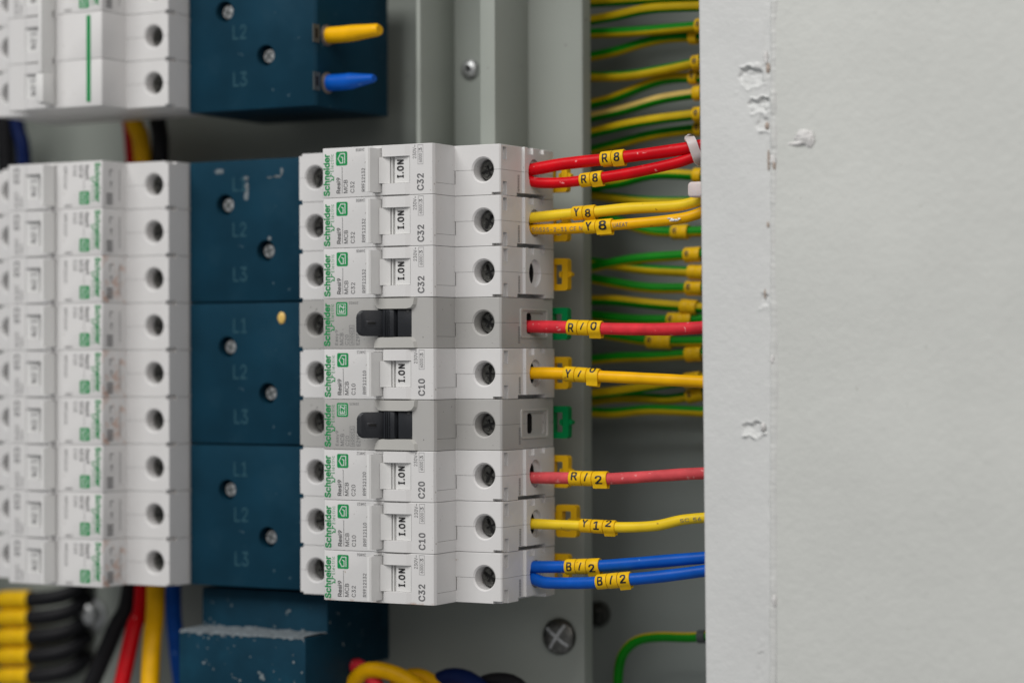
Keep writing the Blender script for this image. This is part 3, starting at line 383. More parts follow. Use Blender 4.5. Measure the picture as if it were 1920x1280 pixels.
def icon_house(mb, y):
    mb.add([(p[0], y, p[1]) for p in rrect(6.0, 10.8, 2.5, 7.5, .6)], [tuple(range(24))], 'print_green')
    # a house outline lying on its side with a turned-in corner
    line(mb, [(9.7, 3.4), (9.7, 6.7), (7.9, 6.7), (6.9, 5.0), (7.9, 3.4), (8.9, 3.4), (8.9, 5.3), (8.2, 5.6)], .34, y - .03, 'print_white')
def print_white(mb, amp, code, date, slope=True):
    y = -.045
    up_text(mb, 'Schneider', .75, 3.25, -8.1, 6.7, y, 'print_green', .03)
    up_text(mb, 'Electric', 3.55, 5.0, .4, 6.7, y, 'print_green', .004, 1.25)
    line(mb, [(3.9, -.3), (3.65, -1.2), (4.3, -1.1), (5.0, -1.6), (4.95, -2.6), (4.3, -2.3), (3.7, -2.9)], .36, y, 'print_green')
    icon_house(mb, y)
    line(mb, [(8.62, 1.8), (8.62, -7.4)], .16, y, 'print_grey')
    up_text(mb, 'Resi9', 6.2, 7.85, -7.4, -1.8, y, 'print_grey', .012)
    up_text(mb, 'MCB', 9.25, 10.9, -7.4, -2.7, y, 'print_grey', .006)
    up_text(mb, amp, 12.1, 13.75, -7.4, -3.4, y, 'print_grey', .006)
    up_text(mb, code, 16.85, 18.25, -7.1, 1.2, y, 'print_grey', .006)
    flat_text(mb, date, 18.0, 14.4, 8.3, 7.25, y, 'print_soft', .01)
    y = -.295
    up_text(mb, '230V~', 38.3, 39.7, 3.7, 8.5, y, 'print_grey')
    up_text(mb, '6000', 40.75, 42.05, 2.3, 5.4, y, 'print_grey')
    up_text(mb, '3', 40.75, 42.05, 6.3, 7.4, y, 'print_grey', .01)
    line(mb, [(40.4, 1.7), (40.4, 8.5), (42.5, 8.5), (42.5, 1.7)], .09, y, 'print_soft', True)
    line(mb, [(40.4, 5.9), (42.5, 5.9)], .09, y, 'print_soft')
    up_text(mb, amp, 40.1, 42.7, -7.5, -1.7, y, 'print_soft', .02)
    if slope:                                       # small marks on the step beside the label
        for k in range(4): mb.add([(-.36, 2.6, 3.3 + k * 1.15), (-.24, 6.2, 3.3 + k * 1.15), (-.24, 6.2, 4.0 + k * 1.15), (-.36, 2.6, 4.0 + k * 1.15)], [(0, 1, 2, 3)], 'print_soft')
        for (ya, yb, za, zb) in ((4.2, 4.6, -5.4, -3.2), (4.2, 6.2, -5.7, -5.3), (4.6, 5.8, -1.2, -.7), (4.9, 5.3, -.7, .9), (10.2, 10.5, -6, 6)):
            mb.add([(-.37, ya, za), (-.37, yb, za), (-.37, yb, zb), (-.37, ya, zb)], [(0, 1, 2, 3)], 'print_soft')
    side_marks(mb)
def side_marks(mb, X=65.05):
    for k in range(11):                             # fine illegible serial row on the side
        z = -7.2 + k * .56
        mb.add([(X, 27.6, z), (X, 29.0, z), (X, 29.0, z + .3), (X, 27.6, z + .3)], [(0, 1, 2, 3)], 'print_soft')
def print_grey(mb, date):
    y = -.045
    up_text(mb, 'Schneider', .75, 3.25, -7.9, 7.2, y, 'print_green', .03)
    up_text(mb, 'Electric', 3.5, 4.95, .8, 7.0, y, 'print_green', .004, 1.25)
    line(mb, [(3.9, 0), (3.65, -.9), (4.3, -.8), (5.0, -1.3), (4.95, -2.3), (4.3, -2.0), (3.7, -2.6)], .36, y, 'print_green')
    mb.add([(p[0], y, p[1]) for p in rrect(5.9, 10.7, 2.7, 7.7, .6)], [tuple(range(24))], 'print_green')
    line(mb, [(6.6, 3.4), (9.9, 3.4), (9.9, 7.0), (6.6, 7.0)], .2, y - .02, 'print_white', True)
    up_text(mb, 'EZ', 7.3, 9.3, 3.9, 6.6, y - .03, 'print_white', .02)
    up_text(mb, 'Easy9', 5.4, 6.9, -7.6, -2.2, y, 'print_soft')
    up_text(mb, 'MCB', 7.4, 9.0, -7.6, -3.3, y, 'print_soft')
    up_text(mb, 'C20', 9.6, 11.1, -7.6, -4.0, y, 'print_soft')
    up_text(mb, '6000', 11.9, 13.1, -7.2, -3.0, y, 'print_soft')
    up_text(mb, '3', 11.9, 13.1, -2.2, -1.3, y, 'print_soft')
    line(mb, [(11.5, -7.6), (11.5, -.7), (13.5, -.7), (13.5, -7.6)], .1, y, 'print_soft', True)
    line(mb, [(11.5, -2.6), (13.5, -2.6)], .1, y, 'print_soft')
    up_text(mb, 'EZ9F56120', 14.3, 15.8, -7.6, 2.4, y, 'print_soft')
    flat_text(mb, date, 15.2, 11.3, 7.8, 6.9, y, 'print_soft')
    side_marks(mb)

def white_extras(mb, m='white_plastic'):
    """guard cheeks above and below the toggle, screw well floors"""
    for s in (1, -1):
        za, zb = sorted((4.78 * s, 8.7 * s))
        mb.prism([(25.6, -.24), (26.2, -1.05), (30, -1.35), (35.5, -1.1), (37.2, -.24)], 2, za, zb, m)
def grey_extras(mb):
    for s in (1, -1):
        za, zb = sorted((4.9 * s, 8.75 * s))
        pts = [(21.8, 8.75), (22.2, 6.4), (23.4, 5.1), (25, 4.9), (36.8, 4.9), (38.4, 5.2), (39.5, 6.4), (39.9, 8.75)]
        vs = []; n = len(pts)
        for yy, ins in ((-.01, 0), (-1.3, .7)):
            for x, z in pts: vs.append((x + (ins if x < 30 else -ins), yy, s * (z if z > 8.7 else z + ins * .25)))
        mb.add(vs, [tuple(range(n)), tuple(range(n, 2 * n))] + [(i, (i + 1) % n, (i + 1) % n + n, i + n) for i in range(n)], 'beige_plastic')
    # raised rim round the wire entry
    for a, b in ((rrect(29.0, 49.5, -5.3, 5.3, 1.0), rrect(29.8, 48.7, -4.6, 4.6, .8)),):
        n = len(a); vs = [(65.0, *p) for p in a] + [(65.5, *p) for p in a] + [(65.5, *p) for p in b] + [(65.0, *p) for p in b]
        mb.add(vs, [(i + k * n, (i + 1) % n + k * n, (i + 1) % n + (k + 1) * n, i + (k + 1) * n) for k in range(3) for i in range(n)], 'beige_plastic')

SWAP = {}
def body_mesh(kind, amp='', code='', date='', variant=None, label=True):
    b = MB()
    if kind == 'grey':
        b.join(HG, HGn); grey_extras(b); print_grey(b, date)
    else:
        b.join(HW, HWn); white_extras(b)
        if label: print_white(b, amp, code, date)
        else: side_marks(b)
    if variant:
        b.mats = [variant if q == 'white_plastic' else q for q in b.mats]
    return b.mesh('breaker_housing', 20, off=OFF)
def screw_mesh(sx, kind, ang):
    m = 'screw_steel'; b = MB()
    b.lathe((sx, D1 + 8.5, 0), [(3.55, 0), (3.62, -3.2), (3.3, -3.9), (0.01, -4.15)], m, 32)
    y = D1 + 8.5 - 4.2
    ca, sa = math.cos(ang), math.sin(ang)
    def bar(l, wd, a2, mm, yy):
        c, s_ = math.cos(ang + a2), math.sin(ang + a2)
        q = [(-l, -wd), (l, -wd), (l, wd), (-l, wd)]
        b.add([(sx + u * c - v * s_, yy, u * s_ + v * c) for u, v in q], [(0, 1, 2, 3)], mm)
    bar(3.0, .5, 0, 'dark_void', y); bar(1.9, .38, math.pi / 2, 'dark_void', y - .02)
    for a2 in (.7, 2.4, 3.9, 5.4): # raised quarters catch the light
        cx, cz = sx + 2.0 * math.cos(ang + a2), 2.0 * math.sin(ang + a2)
        b.lathe((cx, y + .1, cz), [(.75, 0), (.6, -.25), (.01, -.3)], m, 10)
    return b.mesh('screw', 40, off=OFF)
SCREWS_R = [screw_mesh(SX_R, 0, a) for a in (.3, 1.0, 2.0, 2.6, 1.5)]
SCREWS_L = [screw_mesh(SX_L, 0, a) for a in (1.1, .2, 1.9)]
def toggle_white(txt='print_black'):
    b = MB()
    b.prism([(22.3, 2.5), (22.5, -6.2), (22.9, -6.9), (23.9, -7.0), (24.4, -6.4), (25.1, 0), (25.1, 2.5)], 2, -7.75, 7.75, 'toggle_white')
    b.box(25.12, 37.0, 1.7, 3.2, -4.6, 4.6, 'toggle_white')
    b.prism([(25.05, -1.6), (27.2, -.1), (28.4, .4), (28.4, 1.7), (25.05, 1.7)], 2, -4.6, 4.6, 'toggle_white')
    b.box(29.0, 29.4, .5, 1.7, -4.6, 4.6, 'toggle_white')
    b.prism([(30.6, 1.7), (30.7, .1), (36.9, -.15), (37.0, 1.7)], 2, -4.6, 4.6, 'toggle_white')
    if txt: up_text(b, 'I.ON', 31.8, 34.4, -2.7, 3.5, -.17, txt, .02 if txt == 'print_black' else 0, 1.1)
    return b.mesh('toggle', 30, off=OFF)
def toggle_black():
    b = MB()
    # paddle leaning over the label, rounded at its tip
    n_ = Vector((-.62, -.785)); P0 = Vector((26.4, .6)); d_ = Vector((-.655, -.755))
    def pt(u, v, h): return (P0.x + d_.x * u + .755 * -h, P0.y + d_.y * u - .3 * h, v)
    def slab(out, h0, h1, m):
        n = len(out); vs = [pt(u, v, h0) for u, v in out] + [pt(u, v, h1) for u, v in out]
        b.add(vs, [tuple(range(n)), tuple(range(2 * n - 1, n - 1, -1))] + [(i, i + n, (i + 1) % n + n, (i + 1) % n) for i in range(n)], m)
    tip = [(0, -4.6), (7.0, -4.6)] + [(7.0 + 2.6 * math.sin(a * math.pi / 16), -2.0 - 2.6 * math.cos(a * math.pi / 16)) for a in range(1, 9)] + \
          [(7.0 + 2.6 * math.cos(a * math.pi / 16), 2.0 + 2.6 * math.sin(a * math.pi / 16)) for a in range(0, 8)] + [(7.0, 4.6), (0, 4.6)]
    slab(tip, 0, 1.6, 'black_plastic')
    slab([(3.6 + p[0], p[1]) for p in rrect(0, 3.6, -.95, .95, .6)], -.25, 0.1, 'black_plastic')
    slab([(3.9 + p[0], p[1]) for p in rrect(0, 3.0, -.5, .5, .35)], -.28, 0.1, 'dark_void')
    b.prism([(24.6, 4), (25.2, 0), (26.4, -.9), (28.5, -1.1), (29.6, -.9), (30.4, -.6), (31.0, 1.3), (31.4, 1.3), (32, -.4), (37.4, 0.2), (37.4, 4)], 2, -4.7, 4.7, 'black_plastic')
    for k in range(3): b.box(26.9 + k * .8, 27.2 + k * .8, -1.5, -.8, -4.6, 4.6, 'black_plastic')
    return b.mesh('toggle', 30, off=OFF, bevel=.12)
def clip_mesh(m, shift=0):
    b = MB(); n = 24
    a = rrect(62 + shift, 70.6 + shift, -5.9, 5.9, 1.2); c = rrect(64.6 + shift, 68.2 + shift, -3.6, 3.6, .4)
    vs = [(p[0], 55.0, p[1]) for p in a] + [(p[0], 55.0, p[1]) for p in c] + [(p[0], 58.0, p[1]) for p in a] + [(p[0], 58.0, p[1]) for p in c]
    fs = []
    for i in range(n):
        j = (i + 1) % n
        fs += [(i, j, j + n, i + n), (i + 2 * n, i + 3 * n, j + 3 * n, j + 2 * n), (i, i + 2 * n, j + 2 * n, j), (i + n, j + n, j + 3 * n, i + 3 * n)]
    b.add(vs, fs, m)
    b.prism([(67.9 + shift, -1.2), (66.9 + shift, -.9), (66.9 + shift, .9), (67.9 + shift, 1.2)], 1, 55.2, 57.8, m)
    b.prism([(70.4 + shift, -1.3), (72.0 + shift, -.5), (72.0 + shift, .5), (70.4 + shift, 1.3)], 1, 55.4, 57.6, m)
    b.box(40, 62.2 + shift, 55.2, 57.2, -3, 3, m)
    return b.mesh('rail_clip', 40, off=OFF)
TW, TB = toggle_white(), toggle_black(); TWL = toggle_white('print_grey')
CY_, CYs, CG = clip_mesh('clip_yellow'), clip_mesh('clip_yellow', 3.2), clip_mesh('clip_green')

WIRE_TXT = ['the two red R8 wires', 'the two yellow Y8 wires', '', 'the red R10 wire', 'the yellow Y10 wire', '', 'the pale red R12 wire', 'the yellow Y12 wire', 'the two blue B12 wires']
GRP = 'circuit breakers of the sharp centre stack'
spec = [('C32', 'R9F12132', '24W08', 'topmost white breaker of the sharp centre stack, marked C32, wired with two red wires'),
        ('C32', 'R9F12132', '24W08', 'white C32 breaker wired with the two yellow Y8 wires, second from top of centre stack'),
        ('C32', 'R9F12132', '24W08', 'white C32 breaker with an empty wire entry, directly above the upper grey breaker'),
        ('grey', '', '25W25', 'grey breaker with black toggle wired with one red wire, green rail clip'),
        ('C10', 'R9F12110', '24W13', 'white C10 breaker with one yellow wire, between the two grey breakers'),
        ('grey', '', '25W25', 'grey breaker with black toggle and no wire in its entry, green rail clip'),
        ('C20', 'R9F12120', '24W12', 'white breaker marked C20 with one pale red wire, below the lower grey breaker'),
        ('C10', 'R9F12110', '24W13', 'white C10 breaker with the yellow Y12 wire, second from bottom of centre stack'),
        ('C32', 'R9F12132', '24W06', 'bottom white C32 breaker of the centre stack, dusty lower edge, two blue wires')]
for i, (amp, code, date, lab) in enumerate(spec):
    z = 72 - 18 * i; g = amp == 'grey'
    dx = (.0, .1, .15, .0, .25, .15, .1, .25, .1)[i]
    t = thing('circuit_breaker', lab, 'circuit breaker', (22.5 + dx, DR, z), group=GRP)
    obj('housing', body_mesh('grey' if g else 'white', amp, code, date, 'white_dusty' if i == 8 else None), t)
    obj('toggle', TB if g else TW, t)
    obj('terminal_screw', SCREWS_R[i % 5], t); obj('terminal_screw', SCREWS_L[i % 3], t)
    obj('rail_clip', CG if g else (CYs if i == 7 else CY_), t)

# left stack: the same breaker turned upside down
LX = -99.75
HL = body_mesh('white', 'C10', 'R9F12110', '24W13'); HLr = body_mesh('white', 'C10', 'R9F12110', '24W13', 'white_rusty')
first = None
order = ['topmost', 'second', 'third', 'fourth', 'middle', 'sixth', 'seventh', 'second from bottom', 'bottom']
for i in range(9):
    rust = i in (2, 4, 5, 8)
    lab = f'{"brown-stained" if rust else "clean"} blurred white breaker, upside-down print, {order[i]} of the left stack'
    if i in (1, 2, 3, 5, 6): lab = lab.replace(' of the', ' from top of the')
    t = thing('circuit_breaker', lab, 'circuit breaker', (LX - 22.5, DR, 72 - 18 * i), (0, math.pi, 0), 'circuit breakers of the blurred left stack')
    obj('housing', HLr if rust else HL, t); obj('toggle', TWL, t)
    obj('terminal_screw', SCREWS_L[i % 3], t)

# upper left: a three pole breaker with a linked handle
zc = at(284, 160, D1 + 4).z
t = thing('multi_pole_breaker', 'wide white breaker with linked handle and green stripe, above the left stack', 'circuit breaker', (LX - 22.5, DR, zc + 18), (0, math.pi, 0))
HB = body_mesh('white', label=False)
gb = MB(); gb.join(HB, [m.name for m in HB.materials])
for k, lbl in enumerate((False, False, True)):
    p = obj('pole', HL if lbl else HB, t, (0, 0, 18 - 18 * k))
    obj('toggle', TWL, p); obj('terminal_screw', SCREWS_L[k], p)
b = MB(); b.prism([(22.2, -1.8), (22.4, -8.2), (23.9, -8.4), (25.2, -1.8)], 2, -26, 14.0, 'toggle_white'); b.box(21.9, 25.5, -8.0, -1.8, 14.3, 25.2, 'toggle_white')
obj('handle_bar', b.mesh('handle', 40, off=OFF, bevel=.3), t)
b = MB(); b.box(5.3, 7.0, -.35, .1, -7.6, 25.2, 'print_green'); obj('green_stripe', b.mesh('stripe', 0, off=OFF), t)

# ------------------------------------------------------------------ blue terminal blocks
BL, BR, BY = -79.3, -20.4, 27.0
def block_mesh(holes, z0, z1, texts, m='blue_plastic', BD=78):
    b = MB(); b.prism([(BL, BY + 1), (BL + 1, BY), (BR - 1.2, BY), (BR, BY + 1.2), (BR, BD), (BL, BD)], 2, z0, z1, m)
    base = b.mesh('b', 0, 1, bevel=.35)
    C = []
    for hx, hz in holes:
        q = MB(); q.cyl((hx, hz), 1, 4.0, BY - 2, BY + 12, m); C.append(q.mesh('c', 0, 1))
    for z in (z0 + 18, z0 + 36):
        q = MB(); q.box(BL - 1, BL + 1.2, BY - 1, BY + 2, z - .7, z + .7, m); C.append(q.mesh('c', 0, 1))
    me = boolean(base, C, [])
    o = MB(); o.join(me, [m])
    o.m = [0] * len(o.m)
    for tx, px, pz in texts:
        vs, fs = text_mesh(tx)
        k = 6.2
        o.add([(px + u * k, BY - .1, pz + v * 5.4) for u, v in vs], fs, 'emboss_blue')
    return o
def block(holes_px, z0, z1, lab, grp=None, texts=(), m='blue_plastic', spots=()):
    holes = [(at(x, y, BY).x, at(x, y, BY).z) for x, y in holes_px]
    tx = [(s_, at(x, y, BY).x, at(x, y, BY).z) for s_, x, y in texts]
    ctr = ((BL + BR) / 2, 78, (z0 + z1) / 2)
    t = thing('terminal_block', lab, 'terminal block', ctr, group=grp)
    obj('housing', block_mesh(holes, z0, z1, tx, m).mesh('block', 20, off=ctr), t)
    for hx, hz in holes:
        b = MB(); b.lathe((hx, BY + 11.9, hz), [(2.9, 0), (2.9, -8.8), (2.4, -9.5), (.01, -9.7)], 'bright_steel', 28)
        a = random.random() * 3
        for q in (0, math.pi / 2):
            c, s_ = math.cos(a + q), math.sin(a + q)
            b.add([(hx + u * c - v * s_, BY + 2.15 - .02 * (q > 0), hz + u * s_ + v * c) for u, v in ((-1.9, -.36), (1.9, -.36), (1.9, .36), (-1.9, .36))], [(0, 1, 2, 3)], 'stub_slot')
        obj('terminal_screw', b.mesh('screw', 40, off=ctr), t)
    return t, ctr
G3 = 'blue terminal blocks between the two breaker stacks'
t1, c1 = block([(422, 384), (498, 470)], 27.3, 81, 'topmost blue terminal block of the column of three, whitish smear near its L1 mark', G3,
      [('L1', 437, 359), ('L2', 437, 444), ('L3', 438, 528)])
t2, c2 = block([(426, 650), (502, 737)], -26.7, 26.7, 'middle blue terminal block of the column, with a yellow droplet at upper right', G3,
      [('L1', 438, 624), ('L2', 438, 710), ('L3', 440, 794)])
t3, c3 = block([(426, 918), (502, 1007)], -81, -27.3, 'lowest blue terminal block of the column of three, beside the bottom three centre breakers', G3,
      [('L1', 439, 892), ('L2', 440, 977), ('L3', 441, 1060)])
zb = at(585, 198, BY).z
t4, c4 = block([(421, 22), (498, 104)], zb, zb + 54, 'upper blue terminal block with yellow and blue capped wire stubs in its side', None,
      [('L2', 437, 75), ('L3', 438, 163)])
def lump(mb, c, rx, ry, rz, m, seed=0, rough=.35, n=10):
    rnd = random.Random(seed); vs = []; fs = []
    for i in range(n + 1):
        th = math.pi * i / n
        for j in range(2 * n):
            ph = math.pi * j / n; k = 1 + rough * (rnd.random() - .5) * 2 * math.sin(th)
            vs.append((c[0] + rx * k * math.sin(th) * math.cos(ph), c[1] + ry * k * math.sin(th) * math.sin(ph), c[2] + rz * k * math.cos(th)))
    for i in range(n):
        for j in range(2 * n): fs.append((i * 2 * n + j, i * 2 * n + (j + 1) % (2 * n), (i + 1) * 2 * n + (j + 1) % (2 * n), (i + 1) * 2 * n + j))
    mb.add(vs, fs, m)
b = MB(); p = at(528, 596, BY); lump(b, p, 1.8, .7, 2.3, 'amber_drop', 1, .08)
obj('dried_drop', b.mesh('drop', 60, off=c2), t2)
b = MB()
for k, (x, y, rx, rz) in enumerate(((462, 366, .9, 1.9), (463, 352, .8, 2.0), (461, 335, 1.2, .8), (411, 322, 1.8, .9), (505, 447, .8, .8), (528, 322, .6, 1.4), (520, 331, 1.6, .5), (506, 333, 1.2, .3))):
    lump(b, at(x, y, BY), rx, .12, rz, 'plaster_dust', k, .5)
obj('plaster_smear', b.mesh('smear', 60, off=c1), t1)
# jumbled stepped block below the column
zs = at(400, 1184, 20).z
YB1, YB2 = 34.0, 19.0
t = thing('terminal_block', 'stepped blue block with a whitish dusty ledge below the three-block column', 'terminal block', ((BL + BR) / 2, 78, -95))
b = MB(); ctr = ((BL + BR) / 2, 78, -95)
b.prism([(YB1, -82.6), (YB1, zs), (YB2, zs), (YB2, zs - 45), (60, zs - 45), (60, zs - 14), (78, zs - 14), (78, -82.6)], 0, BL + 1, BR, 'dusty_blue')
obj('housing', b.mesh('step_block', 35, off=ctr, bevel=.4), t)
b = MB(); rnd = random.Random(3)
n = 46; vs = []; fs = []
for i in range(n + 1):
    x = BL + 1.4 + (BR - BL - 1.9) * i / n
    vs += [(x, YB2 + .4 + rnd.random() * .3, zs + .05), (x, YB1 - .2, zs + .05), (x, YB1 - .2, zs + .4 + .5 * rnd.random()), (x, YB2 - .08, zs + .25 + .3 * rnd.random()), (x, YB2 - .12, zs - .5 - rnd.random() ** 3 * 1.1)]
for i in range(n):
    for a, c in ((0, 1), (1, 2), (2, 3), (3, 4), (4, 0)): fs.append((i * 5 + a, i * 5 + 5 + a, i * 5 + 5 + c, i * 5 + c))
b.add(vs, fs, 'plaster_dust')
for k in range(15): lump(b, (BL + 3 + rnd.random() * 56, YB2 - .02, zs - .5 - rnd.random() ** 2 * 18), .15 + .5 * rnd.random() ** 2, .06, .15 + .5 * rnd.random() ** 2, 'plaster_dust', k, .5, 5)
for k in range(16): lump(b, (BL + 3 + rnd.random() * 56, YB1 - 1, zs + .5), .4 + rnd.random(), .8, .3 + .6 * rnd.random(), 'plaster_dust', k, .5, 5)
obj('plaster_dust', b.mesh('dust', 40, off=ctr), t)

# ------------------------------------------------------------------ tubes, sleeves and wires
def catmull(P, k=8):
    P = [Vector(p) for p in P]; Q = [P[0] * 2 - P[1]] + P + [P[-1] * 2 - P[-2]]; out = []
    for i in range(1, len(Q) - 2):
        a, b_, c, d = Q[i - 1:i + 3]
        for j in range(k):
            t_ = j / k
            out.append(.5 * ((2 * b_) + (c - a) * t_ + (2 * a - 5 * b_ + 4 * c - d) * t_ ** 2 + (3 * b_ - a - 3 * c + d) * t_ ** 3))
    out.append(P[-1]); return out
class Path:
    def __init__(s, pts, k=8):
        s.p = catmull(pts, k); s.l = [0]; q = s.p[-1] - s.p[0]
        s.ref = Vector((0, 1, 0)) if abs(q.z) > 1.2 * abs(q.x) else Vector((0, 0, 1))
        for a, b_ in zip(s.p, s.p[1:]): s.l.append(s.l[-1] + (b_ - a).length)
    def frame(s, d):
        d = max(0, min(s.l[-1] - 1e-6, d)); i = 0
        while i < len(s.l) - 2 and s.l[i + 1] < d: i += 1
        f = (d - s.l[i]) / max(1e-9, s.l[i + 1] - s.l[i]); p = s.p[i].lerp(s.p[i + 1], f)
        def tan(k): return (s.p[min(k + 1, len(s.p) - 1)] - s.p[max(k - 1, 0)]).normalized()
        t_ = tan(i).lerp(tan(i + 1), f).normalized()
        ref = s.ref
        up = (ref - t_ * ref.dot(t_)).normalized(); side = t_.cross(up)
        return p, t_, up, side           # side points toward the viewer for a path running right
    def at_px(s, px):
        """distance at which the path passes image column px"""
        best = 0; bd = 1e9
        for k in range(400):
            d = s.l[-1] * k / 399; p = s.frame(d)[0] - Vector((CX, CY, CZ)); x = 960 + FPX * p.dot(R2) / p.dot(fw)
            if abs(x - px) < bd: bd = abs(x - px); best = d
        return best
def tube(mb, path, r, m, n=16, m2=None, twist=0, rfun=None, caps=True, step=None, a0=0):
    k = len(path.p) if step is None else int(path.l[-1] / step) + 2
    vs = []; L_ = path.l[-1]
    for i in range(k):
        d = L_ * i / (k - 1); p, t_, u, s_ = path.frame(d); rad = r * (rfun(i / (k - 1)) if rfun else 1)
        for j in range(n):
            g = 2 * math.pi * j / n + a0 + twist * d / 100; vs.append(p + (u * math.sin(g) + s_ * math.cos(g)) * rad)
    for half in ((0, n // 2), (n // 2, n)) if m2 else ((0, n),):
        fs = [(i * n + j, i * n + (j + 1) % n, (i + 1) * n + (j + 1) % n, (i + 1) * n + j) for i in range(k - 1) for j in range(*half)]
        if half[0] == 0:
            off = len(mb.v); mb.add(vs, fs, m)
        else:
            q = mb.mi(m2); mb.f += [tuple(a + off for a in f) for f in fs]; mb.m += [q] * len(fs)
    if caps:
        mb.f.append(tuple(off + j for j in range(n))); mb.m.append(mb.mi(m))
        mb.f.append(tuple(off + (k - 1) * n + j for j in range(n))); mb.m.append(mb.mi(m))
def wrap_text(mb, path, r, txt, d0, d1, h, m, a=0, bold=.01, shear=0):
    """letters running along the path, wrapped round its surface; a = angle above the viewer-facing line"""
    vs, fs = text_mesh(txt, bold, 4)
    for q, (ox, oz) in enumerate(strokes(bold, h, h)):
        out = []
        for u, v in vs:
            p, t_, up, s_ = path.frame(d0 + (d1 - d0) * (u + shear * (v - .5)) + ox)
            g = a + ((v - .5) * h + oz) / r; out.append(p + (up * math.sin(g) + s_ * math.cos(g)) * (r + .02 * q))
        mb.add(out, fs, m)
def sleeve(path, r, d0, d1, ch, a=.1, open_at=-2.2, h=2.9, shear=0, flare=0, origin=(0, 0, 0), cs=1.0):
    b = MB(); n = 28; half = math.radians(160); vs = []; R0, R1 = r + .05, r + .62
    for k, (d, dr) in enumerate(((d0, -.12), (d0 + .25, 0), (d1 - .25, 0), (d1, -.12))):
        p, t_, up, s_ = path.frame(d)
        for rad in (R0, R1 + dr):
            for j in range(n + 1):
                g = open_at + math.pi - half + 2 * half * j / n
                rr_ = rad + (flare * max(0, (abs(j / n - .5) - .4) * 10) ** 2 if d > d0 else 0)
                vs.append(p + (up * math.sin(g) + s_ * math.cos(g)) * rr_)
    q = n + 1; fs = []
    def idx(k, lay, j): return (k * 2 + lay) * q + j
    for k in range(3):
        for j in range(n):
            fs.append((idx(k, 1, j), idx(k + 1, 1, j), idx(k + 1, 1, j + 1), idx(k, 1, j + 1)))
            fs.append((idx(k, 0, j), idx(k, 0, j + 1), idx(k + 1, 0, j + 1), idx(k + 1, 0, j)))
        for j in (0, n): fs.append((idx(k, 0, j), idx(k + 1, 0, j), idx(k + 1, 1, j), idx(k, 1, j)))
    for k in (0, 3):
        for j in range(n): fs.append((idx(k, 0, j), idx(k, 0, j + 1), idx(k, 1, j + 1), idx(k, 1, j)))
    b.add(vs, fs, 'marker_yellow')
    mid = (d0 + d1) / 2; wd = (d1 - d0) * .46 * cs
    if ch: wrap_text(b, path, R1 + .04, ch, mid - wd / 2, mid + wd / 2, h, 'print_black', a, .022, shear)
    return b.mesh('marker', 40, off=origin)

WY = 36.5
def wire(pxs, diam_px, m, lab, marks=None, rings=(), name='wire', start_in=True, cat='wire', group='wires leaving the centre stack', ys=None, printed=()):
    ys = ys or [WY + 5 * max(0, (x - 1000) / 320) for x, y in pxs]
    P = [at(x, y, Y) for (x, y), Y in zip(pxs, ys)]
    if start_in: P = [Vector((60.5, P[0].y, P[0].z)), Vector((64.5, P[0].y, P[0].z))] + P
    path = Path(P, 8)
    c = P[-1]; dist = (P[len(P) // 2] - Vector((CX, CY, CZ))).dot(fw); r = diam_px / 2 * dist / FPX
    org = tuple(P[1]) if start_in else tuple(P[0])
    t = thing(name, lab, cat, org, group=group)
    b = MB(); rnd = random.Random(hash(lab) % 1000 if False else len(lab))
    wob = [rnd.random() for _ in range(9)]
    tube(b, path, r, m, 20, step=1.6, rfun=lambda q: 1 + .022 * math.sin(9 * q + wob[0] * 6) + .012 * math.sin(31 * q + wob[1] * 6))
    for txt, pa, pb, h in printed: wrap_text(b, path, r + .09, txt, path.at_px(pa), path.at_px(pb), h, 'print_soft', -.12, .004)
    obj('insulation', b.mesh('wire', 60, off=org), t)
    for ch, xa, xb, a, h, sh, fl in rings:
        o = obj('marker_sleeve', sleeve(path, r, path.at_px(xa) + .12, path.at_px(xb) - .12, ch, a, -1.9 + .5 * rnd.random(), h, sh, fl, org, .6 if ch == '/' else 1), t)
    return path, r, t, org
wire([(992, 319), (1020, 314), (1060, 307), (1150, 297), (1250, 284), (1300, 276), (1345, 268)], 23, 'wire_red',
     'upper bright red wire of the R8 pair, leaving the topmost centre breaker', rings=(('R', 1128, 1150, .1, 3.1, 0, 0), ('8', 1150, 1173, .05, 3.1, .1, .5)))
wire([(992, 338), (1010, 343), (1060, 342), (1130, 333), (1200, 321), (1270, 305), (1306, 293), (1345, 284)], 20.5, 'wire_red',
     'lower darker red wire of the R8 pair, sagging below the upper one', rings=(('R', 1089, 1110, .1, 3.0, 0, 0), ('8', 1110, 1132, .05, 3.0, .1, .6)), ys=[36.5, 36.8, 37.5, 38.5, 39.5, 40.5, 41.5, 42])
wire([(992, 409), (1060, 402), (1110, 398), (1180, 391), (1260, 387), (1298, 380), (1345, 364)], 21, 'wire_yellow',
     'upper yellow wire of the Y8 pair at the second centre breaker', rings=(('Y', 1075, 1096, .15, 2.9, 0, 0), ('8', 1096, 1118, -.15, 2.9, .05, .9)))
_p, _r, _t, _o = wire([(992, 430), (1060, 429), (1130, 424), (1200, 418), (1260, 412), (1300, 404), (1345, 385)], 20, 'wire_amber',
     'lower amber yellow wire of the Y8 pair, printed with small dark characters', rings=(('Y', 1098, 1121, .1, 3.0, 0, 0), ('8', 1121, 1150, .1, 3.4, -.05, .9)),
     printed=(('BS 50525-2-31 CE M', 991, 1099, 1.5), ('UAEAT', 1153, 1180, 1.5)), ys=[38, 37, 35.5, 37, 39, 41, 43])
b = MB()
